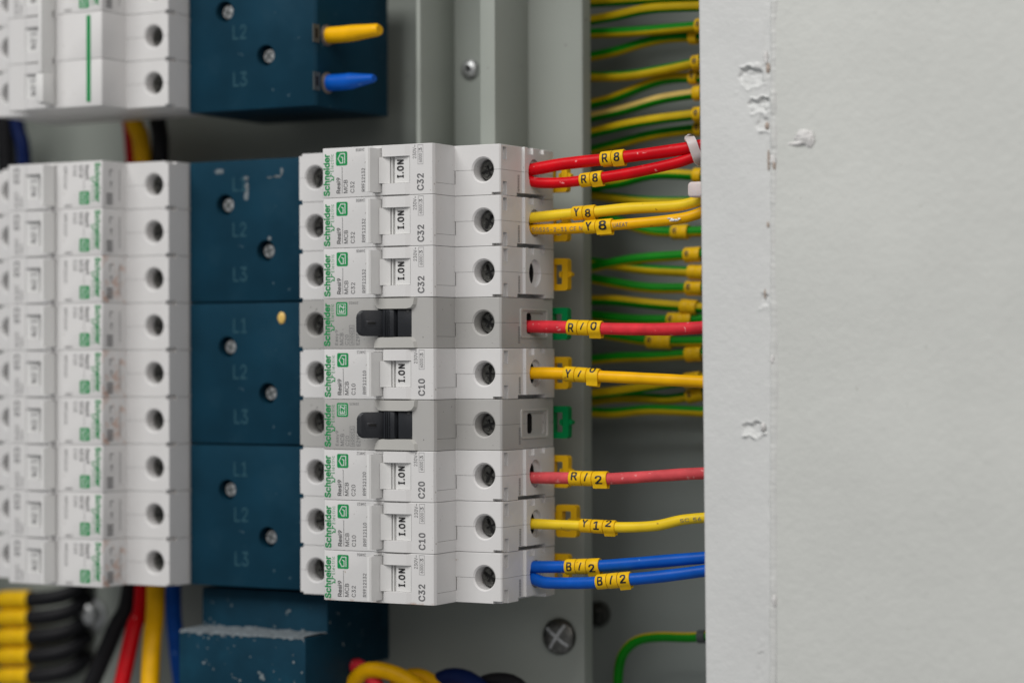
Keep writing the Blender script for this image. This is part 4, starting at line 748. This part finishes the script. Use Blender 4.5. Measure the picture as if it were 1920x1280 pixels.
for k, (x, a, q) in enumerate(((1262, -.1, 1.0), (1268, -.25, .8), (1257, .25, .5), (1275, -.1, .6))):
    p, t_, up, s_ = _p.frame(_p.at_px(x)); lump(b, p + (up * math.sin(a) + s_ * math.cos(a)) * _r, q, .3, q * .55, 'flake_white', k, .6, 6)
obj('paint_fleck', b.mesh('fleck', 50, off=_o), _t)
wire([(990, 612), (1050, 613), (1100, 615), (1180, 617), (1250, 617), (1300, 615), (1345, 611)], 23, 'wire_dusty_red',
     'dusty red R10 wire leaving the upper grey breaker', rings=(('R', 1065, 1086, .0, 3.1, 0, 0), ('/', 1086, 1106, .25, 2.5, 0, 0), ('0', 1106, 1130, .35, 3.0, 0, .9)))
wire([(992, 699), (1050, 700), (1120, 705), (1200, 709), (1270, 713), (1345, 717)], 22.5, 'wire_amber',
     'single yellow Y10 wire between the red R10 and R12 wires', rings=(('Y', 1059, 1081, .1, 3.0, 0, 0), ('/', 1081, 1102, .2, 2.3, 0, 0), ('0', 1102, 1125, 1.0, 2.8, 0, 1.2)))
wire([(992, 895), (1070, 896), (1140, 897), (1230, 892), (1290, 888), (1345, 886)], 22, 'wire_dull_red',
     'pale worn red R12 wire leaving the C20 breaker', rings=(('R', 1069, 1093, .4, 3.0, 0, 0), ('/', 1093, 1113, .3, 3.0, 0, 0), ('2', 1113, 1141, -.1, 3.0, 0, 1.0)))
wire([(992, 981), (1090, 985), (1165, 988), (1230, 985), (1280, 974), (1345, 968)], 19.5, 'wire_yellow',
     'yellow Y12 wire rising to the right, below the pale red wire', rings=(('Y', 1089, 1111, .55, 2.9, 0, 0), ('1', 1111, 1133, .25, 3.0, 0, 0), ('2', 1133, 1156, .7, 2.8, 0, .9)),
     printed=(('SC 56', 1278, 1318, 1.3),))
wire([(992, 1062), (1060, 1062), (1130, 1060), (1200, 1055), (1270, 1049), (1345, 1043)], 23, 'wire_blue',
     'upper blue wire of the B12 pair at the bottom centre breaker', rings=(('B', 1062, 1083, .1, 3.1, 0, 0), ('/', 1083, 1103, .1, 2.7, 0, 0), ('2', 1103, 1126, -.2, 2.9, 0, 1.1)))
wire([(992, 1080), (1010, 1088), (1030, 1092), (1100, 1092), (1160, 1087), (1220, 1082), (1280, 1075), (1345, 1066)], 22.5, 'wire_blue',
     'lower blue wire of the B12 pair, curving below the upper one', rings=(('B', 1120, 1141, .2, 3.1, 0, 0), ('/', 1141, 1161, .2, 3.0, 0, 0), ('2', 1161, 1184, .2, 3.0, 0, .9)), ys=[37, 36, 35.5, 35, 35.5, 37, 39, 41])

def tie(pts, wd, lab):
    P = [at(x, y, Y) for x, y, Y in pts]; path = Path(P, 6); b = MB(); vs = []; k = len(path.p)
    for p in path.p:
        i = path.p.index(p)
        tng = (path.p[min(i + 1, k - 1)] - path.p[max(i - 1, 0)]).normalized(); sd = tng.cross(Vector((-.48, .87, 0))).normalized(); nn = sd.cross(tng)
        for a, c in ((-1, -1), (1, -1), (1, 1), (-1, 1)): vs.append(p + sd * a * wd / 2 + nn * c * .5)
    b.add(vs, [(i * 4 + j, i * 4 + (j + 1) % 4, (i + 1) * 4 + (j + 1) % 4, (i + 1) * 4 + j) for i in range(k - 1) for j in range(4)] + [(0, 1, 2, 3), (k * 4 - 4, k * 4 - 3, k * 4 - 2, k * 4 - 1)], 'nylon')
    return b, P
b, P = tie([(1291, 262, 44), (1293, 260, 39), (1297, 266, 36.2), (1303, 283, 36.4), (1309, 299, 38), (1312, 303, 43)], 3.3, '')
o = tag(obj('cable_tie', b.mesh('tie', 60, off=P[0]), loc=P[0]), 'pale nylon tie strapped round the red R8 pair beside the white frame', 'cable tie', 'cable ties by the white frame')
b = MB(); c = at(1306, 356, 36)
b.prism(rrect(c.x - 2.4, c.x + 3.4, c.z - 2.7, c.z + 2.7, 1.4), 1, 33.5, 37.5, 'nylon'); b.box(c.x + .5, c.x + 2.5, 37.4, 45, c.z - 2.2, c.z + 1.2, 'nylon')
o = tag(obj('cable_tie', b.mesh('tie', 50, off=c, bevel=.7), loc=c), 'head of a pale nylon tie just above the yellow Y8 pair', 'cable tie', 'cable ties by the white frame')

# earth wires behind, right of the mounting plate
EY = 104.0
ew = [([(1090, 6), (1150, 3), (1210, -1), (1325, -8)], 'y', 0), ([(1090, 42), (1150, 31), (1210, 18), (1260, 14), (1325, 12)], 'y', 0), ([(1090, 64), (1170, 61), (1240, 56), (1325, 48)], 'g', 0),
      ([(1090, 110), (1150, 98), (1210, 80), (1260, 71), (1325, 70)], 'g', 0), ([(1090, 144), (1170, 143), (1240, 132), (1325, 114)], 'y', 1), ([(1090, 200), (1150, 184), (1215, 158), (1260, 147), (1325, 145)], 'y', 0),
      ([(1090, 224), (1170, 206), (1240, 186), (1325, 173)], 'p', 0), ([(1090, 254), (1170, 235), (1240, 223), (1325, 213)], 'y', 0), ([(1090, 288), (1150, 272), (1230, 252), (1325, 240)], 'g', 0),
      ([(1090, 352), (1160, 343), (1230, 327), (1325, 330)], 'y', 0), ([(1090, 362), (1150, 371), (1220, 378), (1325, 378)], 'y', 1), ([(1090, 398), (1160, 416), (1230, 434), (1325, 434)], 'g', 0),
      ([(1090, 489), (1150, 497), (1220, 506), (1325, 511)], 'y', 1), ([(1090, 505), (1155, 492), (1210, 484), (1325, 476)], 'g', 0), ([(1090, 519), (1150, 530), (1220, 540), (1325, 540)], 'g', 0),
      ([(1090, 563), (1150, 563), (1220, 570), (1325, 578)], 'y', 0), ([(1090, 588), (1160, 597), (1230, 600), (1325, 598)], 'g', 0), ([(1090, 618), (1160, 631), (1230, 640), (1325, 640)], 'g', 0),
      ([(1090, 676), (1160, 670), (1230, 668), (1325, 662)], 'g', 0), ([(1090, 740), (1160, 733), (1230, 722), (1325, 708)], 'y', 0), ([(1090, 755), (1150, 746), (1210, 746), (1260, 748), (1325, 736)], 'y', 1),
      ([(1090, 771), (1150, 774), (1220, 768), (1325, 772)], 'y', 1)]
sl = {0: 0, 2: 1306, 3: 1294, 4: 1300, 5: 1294, 6: 1302, 7: 1302, 8: 1304, 9: 1302, 11: 1262, 12: 1292, 13: 1285, 14: 1288, 15: 1278, 16: 1254, 17: 1215, 18: 1287, 19: 1284, 20: 1290}
hues = {'y': 'yellow side turned up', 'g': 'green side turned up', 'p': 'dusty pale yellow side'}
def ordinal(k): return ['topmost', 'second', 'third', 'fourth', 'fifth', 'sixth', 'seventh', 'eighth', 'ninth', 'tenth', 'eleventh', 'twelfth', 'thirteenth', 'fourteenth', 'fifteenth', 'sixteenth', 'seventeenth', 'eighteenth', 'nineteenth', 'twentieth', 'second lowest', 'lowest'][k]
for k, (pts, hue, flip) in enumerate(ew):
    dy = random.uniform(-4, 4); P = [at(x, y, EY + dy) for x, y in pts]; path = Path(P, 8)
    nm = ordinal(k); lab = f'green-yellow earth wire, {hues[hue]}, {nm} ' + ('from top ' if 0 < k < 20 else '') + 'in the recess'
    org = tuple(P[0]); t = thing('earth_wire', lab, 'earth wire', org, group='green and yellow earth wires in the recess')
    b = MB(); top = {'y': 'wire_olive', 'g': 'wire_green', 'p': 'wire_pale'}[hue]; bot = 'wire_green' if hue != 'g' else 'wire_olive'
    if flip: top, bot = bot, top
    a0 = random.uniform(-.5, .1) if hue != 'g' else random.uniform(-.7, -.2)
    tube(b, path, 1.95, top, 16, bot, twist=random.uniform(-.7, .7), a0=a0 + (.0 if not flip else .55), step=3)
    obj('insulation', b.mesh('earth', 60, off=org), t)
    x0 = sl.get(k)
    if x0:
        for q in range(3 if k in (16, 17) else (2 if k > 10 else 1)):
            xa = x0 + q * 15
            obj('marker_sleeve', sleeve(path, 2.25, path.at_px(xa), path.at_px(xa + 15), '8' if q == 0 and k % 3 else None, .2, -1.9, 2.2, 0, 0, org), t)
path = Path([at(x, y, 100) for x, y in [(1335, 1191), (1290, 1194), (1235, 1193), (1195, 1200), (1170, 1222), (1160, 1255), (1158, 1310)]], 8)
b = MB(); tube(b, path, 1.9, 'wire_green', 16, 'wire_olive', a0=2.4, step=2); org = at(1300, 1191, 100)
t = thing('earth_wire', 'single earth wire bending down in the empty lower part of the recess', 'earth wire', org)
obj('insulation', b.mesh('earth', 60, off=org), t)
b = MB(); tube(b, Path([at(1310, 1193, 100), at(1324, 1192, 100)], 2), 2.5, 'stub_slot'); obj('ferrule', b.mesh('ferrule', 60, off=org), t)

# capped stubs in the side of the upper block
def stub(px, py, px1, m, lab, squash):
    Y = 42.0; a = at(px, py, Y); a.x = BR + .2
    # depth where the block's side meets this pixel column
    d = fw + R2 * ((px - 960) / FPX) + U2 * ((640 - py) / FPX); tt = (BR - CX) / d.x; Y = CY + d.y * tt
    a = Vector((BR + .1, Y, CZ + d.z * tt)); e = at(px1, py, Y); Ln = e.x - a.x
    path = Path([a, a + Vector((Ln * .35, 0, 0)), a + Vector((Ln * .7, 0, .3)), a + Vector((Ln, 0, .6))], 8)
    t = thing('capped_wire', lab, 'wire stub', a, group='capped wire stubs in the upper block')
    b = MB(); vs = []; n = 18; K = 26
    for i in range(K):
        f = i / (K - 1); p, t_, up, s_ = path.frame(path.l[-1] * f); r = 3.1
        h = r * (1 if f < .5 else 1 - (f - .5) * squash[0]); wv = r * (1 if f < .5 else 1 - (f - .5) * squash[1])
        if i == K - 1: h *= .8; wv *= .8
        for j in range(n): g = 2 * math.pi * j / n; vs.append(p + up * math.sin(g) * h + s_ * math.cos(g) * wv)
    b.add(vs, [(i * n + j, i * n + (j + 1) % n, (i + 1) * n + (j + 1) % n, (i + 1) * n + j) for i in range(K - 1) for j in range(n)] + [tuple(range(n)), tuple(range((K - 1) * n, K * n))], m)
    obj('cap', b.mesh('cap', 50, off=a), t)
    b = MB(); b.lathe(a - Vector((.1, 0, 0)), [(4.0, 0), (4.0, .5), (3.2, .7), (3.1, .9)], 'stub_collar', 20, d=(1, 0, 0)); obj('collar', b.mesh('collar', 40, off=a), t)
    # slot beside the stub
    b = MB(); b.box(BR + .02, BR + .45, Y - 9.5, Y - 5.2, a.z - 3.4, a.z + 3.4, 'stub_slot'); b.box(BR + .45, BR + .5, Y - 8.2, Y - 6.4, a.z - 1.8, a.z + 1.8, 'dark_void')
    obj('slot_plate', b.mesh('slot', 0, off=c4), t4)
stub(612, 67, 712, 'wire_amber', 'yellow capped wire stub sticking out of the upper blue block', (.55, 0.1))
stub(613, 156, 702, 'wire_blue', 'blue capped wire stub with a pointed end, below the yellow one', (1.05, .5))

# ------------------------------------------------------------------ mounting plate, enclosure, wall
PY = 78.0
xr = at(1094, 600, PY).x; ztop, zbot = 190, -190; XL = -230
t = thing('mounting_plate', 'grey painted steel mounting plate with folded channel behind the breakers', 'mounting plate', (0, PY, 0))
X1 = at(780, 130, 52).x; X2 = at(900, 130, 52).x; X3 = at(928, 130, 52).x; PB = 93.0
b = MB(); b.prism([(X1, PY), (xr - 1.5, PY), (xr - .4, PY + .5), (xr, PY + 2), (xr, PY + 6.5), (xr - 2, PY + 6.5), (xr - 2, PY + 4), (X1, PY + 4)], 2, zbot, ztop, 'pan_grey')
b.box(XL, X1 - .02, PY, PY + 3, zbot, -60, 'pan_grey'); b.box(XL, X1 - .02, PB, PB + 2, -60, ztop, 'pan_grey'); b.box(X1, X1 + 2, PY + 4.02, PB + 2, -60, ztop, 'pan_grey')
obj('sheet', b.mesh('sheet', 30, off=(0, PY, 0)), t)
b = MB()
b.prism([(X1, PY - .05), (X1, 52), (X1 + 1.9, 52), (X1 + 1.7, PY - .05)], 2, 20, ztop, 'pan_grey')
b.prism([(X2, PY - .05), (X2, 52), (X3, 52), (X3, PY - .05)], 2, 20, ztop, 'pan_grey')
obj('channel', b.mesh('channel', 30, off=(0, PY, 0), bevel=.35), t)
for nm, zz in (('rail', 0),):
    b = MB()
    for xa, py_ in ((22.5, PY), (LX - 22.5, PY)):
        b.prism([(xa - 17.5, 58.6), (xa - 12, 58.6), (xa - 12, py_ - .2), (xa + 12, py_ - .2), (xa + 12, 58.6), (xa + 17.5, 58.6), (xa + 17.5, 59.6), (xa + 13, 59.6), (xa + 13, py_ - .1), (xa - 13, py_ - .1), (xa - 13, 59.6), (xa - 17.5, 59.6)], 2, -78, 78, 'bright_steel')
    obj('rail', b.mesh('rail', 30, off=(0, PY, 0)), t)
p = at(882, 130, PY)
b = MB(); b.lathe((p.x, PY, p.z), [(3.9, -.05), (3.7, -1.0), (2.6, -1.9), (1.3, -2.2), (1.1, -1.2), (.01, -1.0)], 'bright_steel', 28)
b.lathe((p.x, PY - 1.3, p.z), [(1.0, 0), (.01, -.05)], 'dark_void', 12)
obj('rivet', b.mesh('rivet', 50, off=(0, PY, 0)), t)
def cross_screw(px, py, Y, r, ang, bright=True):
    p = at(px, py, Y); b = MB(); b.lathe((p.x, Y, p.z), [(r, -.02), (r, -1.2), (r * .85, -2.2), (r * .4, -2.8), (.01, -2.9)], 'screw_steel', 32)
    for q in (0, math.pi / 2):
        c, s_ = math.cos(ang + q), math.sin(ang + q)
        vs = []; K = 8
        for i in range(K + 1):
            u = -r * .82 + r * 1.64 * i / K; rad = abs(u) / r
            h = -2.98 - .03 * (q > 0) + (0 if rad < .4 else (rad - .4) * 1.7)
            for v in (-.62, .62): vs.append((p.x + u * c - v * s_, Y + h, p.z + u * s_ + v * c))
        b.add(vs, [(2 * i, 2 * i + 1, 2 * i + 3, 2 * i + 2) for i in range(K)], 'bright_steel')
    return b.mesh('screw', 50, off=(0, PY, 0))
obj('screw', cross_screw(1050, 1192, PY, 6.8, .95), t)
p = at(176, 1150, PY)
b = MB(); b.lathe((p.x, PY, p.z), [(7, -.02), (6.8, -1.2), (5, -1.6), (4.4, -5.5), (3.2, -6.4), (.01, -6.6)], 'bright_steel', 6 * 4); obj('bolt', b.mesh('bolt', 30, off=(0, PY, 0)), t)

t = thing('electrical_enclosure', 'painted steel enclosure with recessed back and pale front flange chipped along one edge', 'enclosure', (100, 122, 0))
ctr = (100, 122, 0)
b = MB(); b.box(-260, 175, 122, 124, -230, 230, 'backplate_grey'); obj('back_plate', b.mesh('back', 0, off=ctr), t)
b = MB(); b.box(-222, -220, 10, 122, -230, 230, 'backplate_grey'); obj('side_wall', b.mesh('side', 0, off=ctr), t)
b = MB(); b.box(-220, 100, 10, 122, 228, 230, 'backplate_grey'); obj('top_wall', b.mesh('top', 0, off=ctr), t)
FY = 16.0
a0, a1 = at(1308.5, -10, FY), at(1322, 1290, FY)
def edge_x(z, A=a0, B=a1): return A.x + (B.x - A.x) * (A.z - z) / (A.z - B.z)
c0, c1_ = at(1449, -10, FY), at(1446, 1290, FY)
rnd = random.Random(7)
def to_px(v):
    p = v - Vector((CX, CY, CZ)); d = p.dot(fw); return 960 + FPX * p.dot(R2) / d, 640 - FPX * p.dot(U2) / d
def sm(a, b, x): t_ = max(0, min(1, (x - a) / (b - a))); return t_ * t_ * (3 - 2 * t_)
from mathutils import noise as mn
# knocks in the painted steel: centre and half size in mm, depth, height of the lip above and below, seed
D_ = lambda px, py, rx, rz, dep, up, dn, sd: (at(px, py, FY).x, at(px, py, FY).z, rx, rz, dep, up, dn, sd)
DENTS = [D_(1411, 143, 4.4, 3.0, 1.9, .9, .45, 1), D_(1424, 198, 3.3, 2.3, 1.6, .7, .5, 2), D_(1433, 230, 2.2, 2.6, .8, .5, 1.2, 3), D_(1413, 804, 3.4, 2.0, 1.3, .35, 1.2, 4), D_(1434, 562, 1.6, 2.0, .7, .4, .3, 5), D_(1427, 1250, 1.1, 6, .4, .2, .2, 6), D_(1437, 95, 1.0, 8, .4, .3, .3, 8)]
def dent(x, z):
    h = 0
    for dx_, dz_, rx, rz, dep, up_, dn_, sd in DENTS:
        if abs(x - dx_) > rx * 2.2 or abs(z - dz_) > rz * 2.6: continue
        w_ = mn.noise(Vector((x * .38, z * .38, sd * 7.1))) * .9; w2 = mn.noise(Vector((x * .8, z * .8, sd))) * .4
        u = (x - dx_) / rx + w_; v = (z - dz_) / rz + w_ * .8
        ins = (1 - sm(.75, 1.05, abs(u))) * (1 - sm(.8, 1.0, abs(v)))
        h -= .62 * dep * ins * (.45 + .55 * sm(-1, 1, v)) * (1 + w2)          # deepest under the upper lip
        h += .6 * up_ * math.exp(-((v - 1.12) / .22) ** 2) * (1 - sm(.7, 1.2, abs(u))) * (1 + 2 * w2)
        h += .55 * dn_ * math.exp(-((v + 1.15) / .28) ** 2) * (1 - sm(.6, 1.3, abs(u + .1))) * (1 + 2 * w2)
    return h
b = MB(); zs_ = []; z = 200.0
while z > -200: zs_.append(z); z -= .42 if abs(z) < 108 else 3
nx_ = 62; vs = []
for z in zs_:
    xe = edge_x(z); xc = c0.x + (c1_.x - c0.x) * (c0.z - z) / (c0.z - c1_.z)
    vs += [(xe, 40, z), (xe, FY + 1.0, z), (xe + .3, FY + .3, z)]
    for q in range(nx_ + 1):
        x = xe + .9 + (xc - .3 - xe - .9) * q / nx_
        e = sm(xc - 3.2, xc - .8, x)                                     # uneven toward the joint
        h = dent(x, z) + .05 * mn.noise(Vector((x * .25, z * .12, 3))) + e * (.22 * mn.noise(Vector((x * .7, z * .22, 9))) - .12)
        vs.append((x, FY - h, z))
K_ = nx_ + 4; fs = [(i * K_ + j, i * K_ + j + 1, (i + 1) * K_ + j + 1, (i + 1) * K_ + j) for i in range(len(zs_) - 1) for j in range(K_ - 1)]
b.add(vs, fs, 'frame_paint'); obj('front_flange', b.mesh('flange', 60, off=ctr), t)
b = MB(); b.box(c0.x - 3, c0.x - 1.5, FY + 2.5, 122, -200, 200, 'backplate_grey'); obj('side_wall', b.mesh('side', 0, off=ctr), t)
b = MB(); vs = []; n = 700                          # uneven paint bead down the joint
for i in range(n + 1):
    z = 170 - 340 * i / n; xc = c0.x + (c1_.x - c0.x) * (c0.z - z) / (c0.z - c1_.z) + .35 * mn.noise(Vector((0, z * .09, 2))) + .12 * mn.noise(Vector((0, z * .9, 4)))
    k = .75 + .9 * mn.noise(Vector((5, z * .16, 1))) + .45 * mn.noise(Vector((5, z * .8, 6)))
    upz = sm(40, 95, z); k = max(.15, 1.5 * k * (.65 + .8 * upz))
    vs += [(xc - .9, FY + .6, z), (xc - .55, FY + .1 - .25 * k, z), (xc + .1, FY - .35 * k, z), (xc + .8, FY + .1 - .3 * k, z), (xc + 1.6, FY + .15 - .12 * k, z), (xc + 2.4, FY + .7, z)]
b.add(vs, [(i * 6 + j, i * 6 + j + 1, i * 6 + 7 + j, i * 6 + 6 + j) for i in range(n) for j in range(5)], 'bead_paint')
obj('paint_bead', b.mesh('bead', 60, off=ctr), t)
def flake(parts, nm='plaster_lump'):
    for k, (x, y, rx, ry, rz, mm) in enumerate(parts):
        b = MB(); lump(b, at(x, y, FY - .1), rx, ry, rz, mm, k + int(x), .4, 9); obj(nm, b.mesh('flake', 60, off=ctr), t)
flake([(1440, 128, .6, .35, 1.6, 'flake_brown'), (1436, 108, .7, .5, 2.2, 'flake_soft'), (1438, 236, .6, .4, 1.2, 'flake_brown')])
flake([(1431, 800, .7, .8, 1.6, 'flake_soft'), (1434, 551, .3, .25, 1.6, 'flake_brown'), (1440, 421, .4, .22, .9, 'flake_brown'), (1448, 673, .7, .45, 1.4, 'flake_soft'), (1441, 300, .35, .25, 3.4, 'flake_brown'), (1449, 300, 1.0, .6, 2.0, 'flake_soft'), (1452, 310, .5, .6, 1.6, 'flake_brown'), (1452, 1125, .7, .5, 2, 'flake_soft')])
# wall beside the enclosure, with its own unevenness
b = MB(); nx, nz = 40, 60; vs = []
w0 = c0.x + .6
for i in range(nx + 1):
    for j in range(nz + 1):
        x = w0 + 190 * i / nx; z = -210 + 420 * j / nz
        vs.append((x, FY + .1 + (x - w0) * .08 + .25 * math.sin(x * .05 + z * .03) + .15 * math.sin(z * .09 + 1.3), z))
b.add(vs, [(i * (nz + 1) + j, (i + 1) * (nz + 1) + j, (i + 1) * (nz + 1) + j + 1, i * (nz + 1) + j + 1) for i in range(nx) for j in range(nz)], 'wall_paint')
o = obj('wall', b.mesh('wall', 80)); o['kind'] = 'structure'
b = MB(); lump(b, at(1508, 257, FY + 1.0), 3.2, 1.3, 2.6, 'flake_soft', 5, .25, 12); lump(b, at(1518, 262, FY + 1.0), 1.6, 1.1, 2.6, 'flake_soft', 9, .25, 10); lump(b, at(1498, 266, FY + 1.0), 1.8, .9, 1.2, 'flake_soft', 11, .25, 9)
tube(b, Path([at(1462, 274, FY + .9), at(1480, 270, FY + .7), at(1494, 270, FY + .5), at(1506, 266, FY + .4)], 4), .7, 'flake_soft', 8, rfun=lambda q: .5 + .6 * q)
c = at(1500, 262, FY)
tag(obj('plaster_lump', b.mesh('lump', 50, off=c), loc=c), 'dried white plaster lump with a thin tail stuck on the wall', 'plaster lump')

# ------------------------------------------------------------------ cables behind and below
def cable(pts, r, m, lab, Y=52, ys=None, grp=None, sleeves=()):
    P = [at(x, y, (ys[k] if ys else Y)) for k, (x, y) in enumerate(pts)]; path = Path(P, 8); org = tuple(P[0])
    b = MB(); tube(b, path, r, m, 18, step=3)
    if not sleeves:
        return tag(obj('cable', b.mesh('cable', 60, off=org), loc=org), lab, 'cable', grp)
    t = thing('cable', lab, 'cable', org, group=grp); obj('insulation', b.mesh('cable', 60, off=org), t)
    for xa, xb in sleeves: obj('marker_sleeve', sleeve(path, r, path.at_px(xa), path.at_px(xb), None, 0, 3, 2, 0, 0, org), t)
GC = 'thick cables running down behind the left stack'
cable([(234, 150), (252, 230), (268, 300), (290, 700), (292, 1100), (285, 1200), (280, 1320)], 3.7, 'wire_amber', 'thick yellow cable running down behind the left stack', ys=[66, 66, 66, 62, 46, 38, 30], grp=GC)
cable([(300, 150), (296, 230), (300, 300), (280, 700), (246, 1090), (215, 1180), (150, 1330)], 3.5, 'wire_black', 'thick black cable slanting down left below the left stack', ys=[68, 68, 68, 68, 56, 50, 42], grp=GC)
cable([(236, 150), (244, 230), (250, 300), (275, 700), (268, 1100), (250, 1180), (218, 1330)], 3.2, 'wire_red', 'thick red cable between the black and yellow cables', ys=[76, 76, 76, 72, 52, 44, 34], grp=GC)
cable([(330, 330), (326, 700), (324, 1090), (330, 1200), (346, 1330)], 3.3, 'wire_blue', 'thick blue cable beside the stepped blue block', 60, grp=GC)
cable([(28, 150), (34, 240), (46, 310), (60, 700)], 3.0, 'wire_navy', 'dark blue cable in the gap at the left picture edge', 66, grp=GC)
cable([(6, 200), (10, 260), (14, 340)], 4.0, 'wire_black', 'short black cable in the gap at the very left edge', 70, grp=GC)
for k, y in enumerate((1118, 1152, 1188, 1224, 1262)):
    cable([(-60, y + 8), (20, y + 6), (80, y + 4), (135, y - 8), (165, y - 34)], 3.3, 'wire_black',
          f'black cable with yellow sleeve under the left stack, {["topmost", "second", "middle", "fourth", "lowest"][k]} of five', 56,
          ys=[66, 64, 64, 69, 77], grp='black cables with yellow sleeves at lower left', sleeves=((4, 32), (32, 58)))
GB = 'cables rising at the bottom edge'
cable([(590, 1340), (625, 1278), (665, 1247), (700, 1275), (722, 1330)], 3.0, 'wire_dusty_red', 'red cable arching at the bottom edge beside the stepped block', 52, grp=GB)
cable([(655, 1285), (688, 1256), (740, 1262), (790, 1292), (830, 1340)], 3.1, 'wire_amber', 'thick yellow cable arching at the bottom edge, nearer the red one', 50, grp=GB)
cable([(740, 1285), (775, 1265), (815, 1281), (850, 1335)], 2.9, 'wire_amber', 'second yellow cable at the bottom edge, beside the blue ones', 58, grp=GB)
cable([(800, 1300), (835, 1270), (880, 1274), (920, 1310)], 3.4, 'wire_navy', 'dark blue cable arching at the bottom edge, right of the yellow ones', 60, grp=GB)
cable([(590, 1300), (615, 1272), (636, 1300), (650, 1340)], 3.2, 'wire_blue', 'small bright blue cable at the bottom edge, left of the red one', 56, grp=GB)
cable([(870, 1300), (915, 1275), (960, 1276), (990, 1300)], 2.6, 'wire_black', 'thin black cable at the bottom edge, rightmost of the group', 64, grp=GB)
p = at(1122, 1150, 121)
b = MB(); b.lathe((p.x, 121.9, p.z), [(5, 0), (4.8, -2), (3, -2.4), (2.9, -6), (.01, -6.3)], 'screw_steel', 24)
obj('bolt', b.mesh('bolt', 40, off=ctr), t_enc if False else bpy.data.objects['electrical_enclosure'])
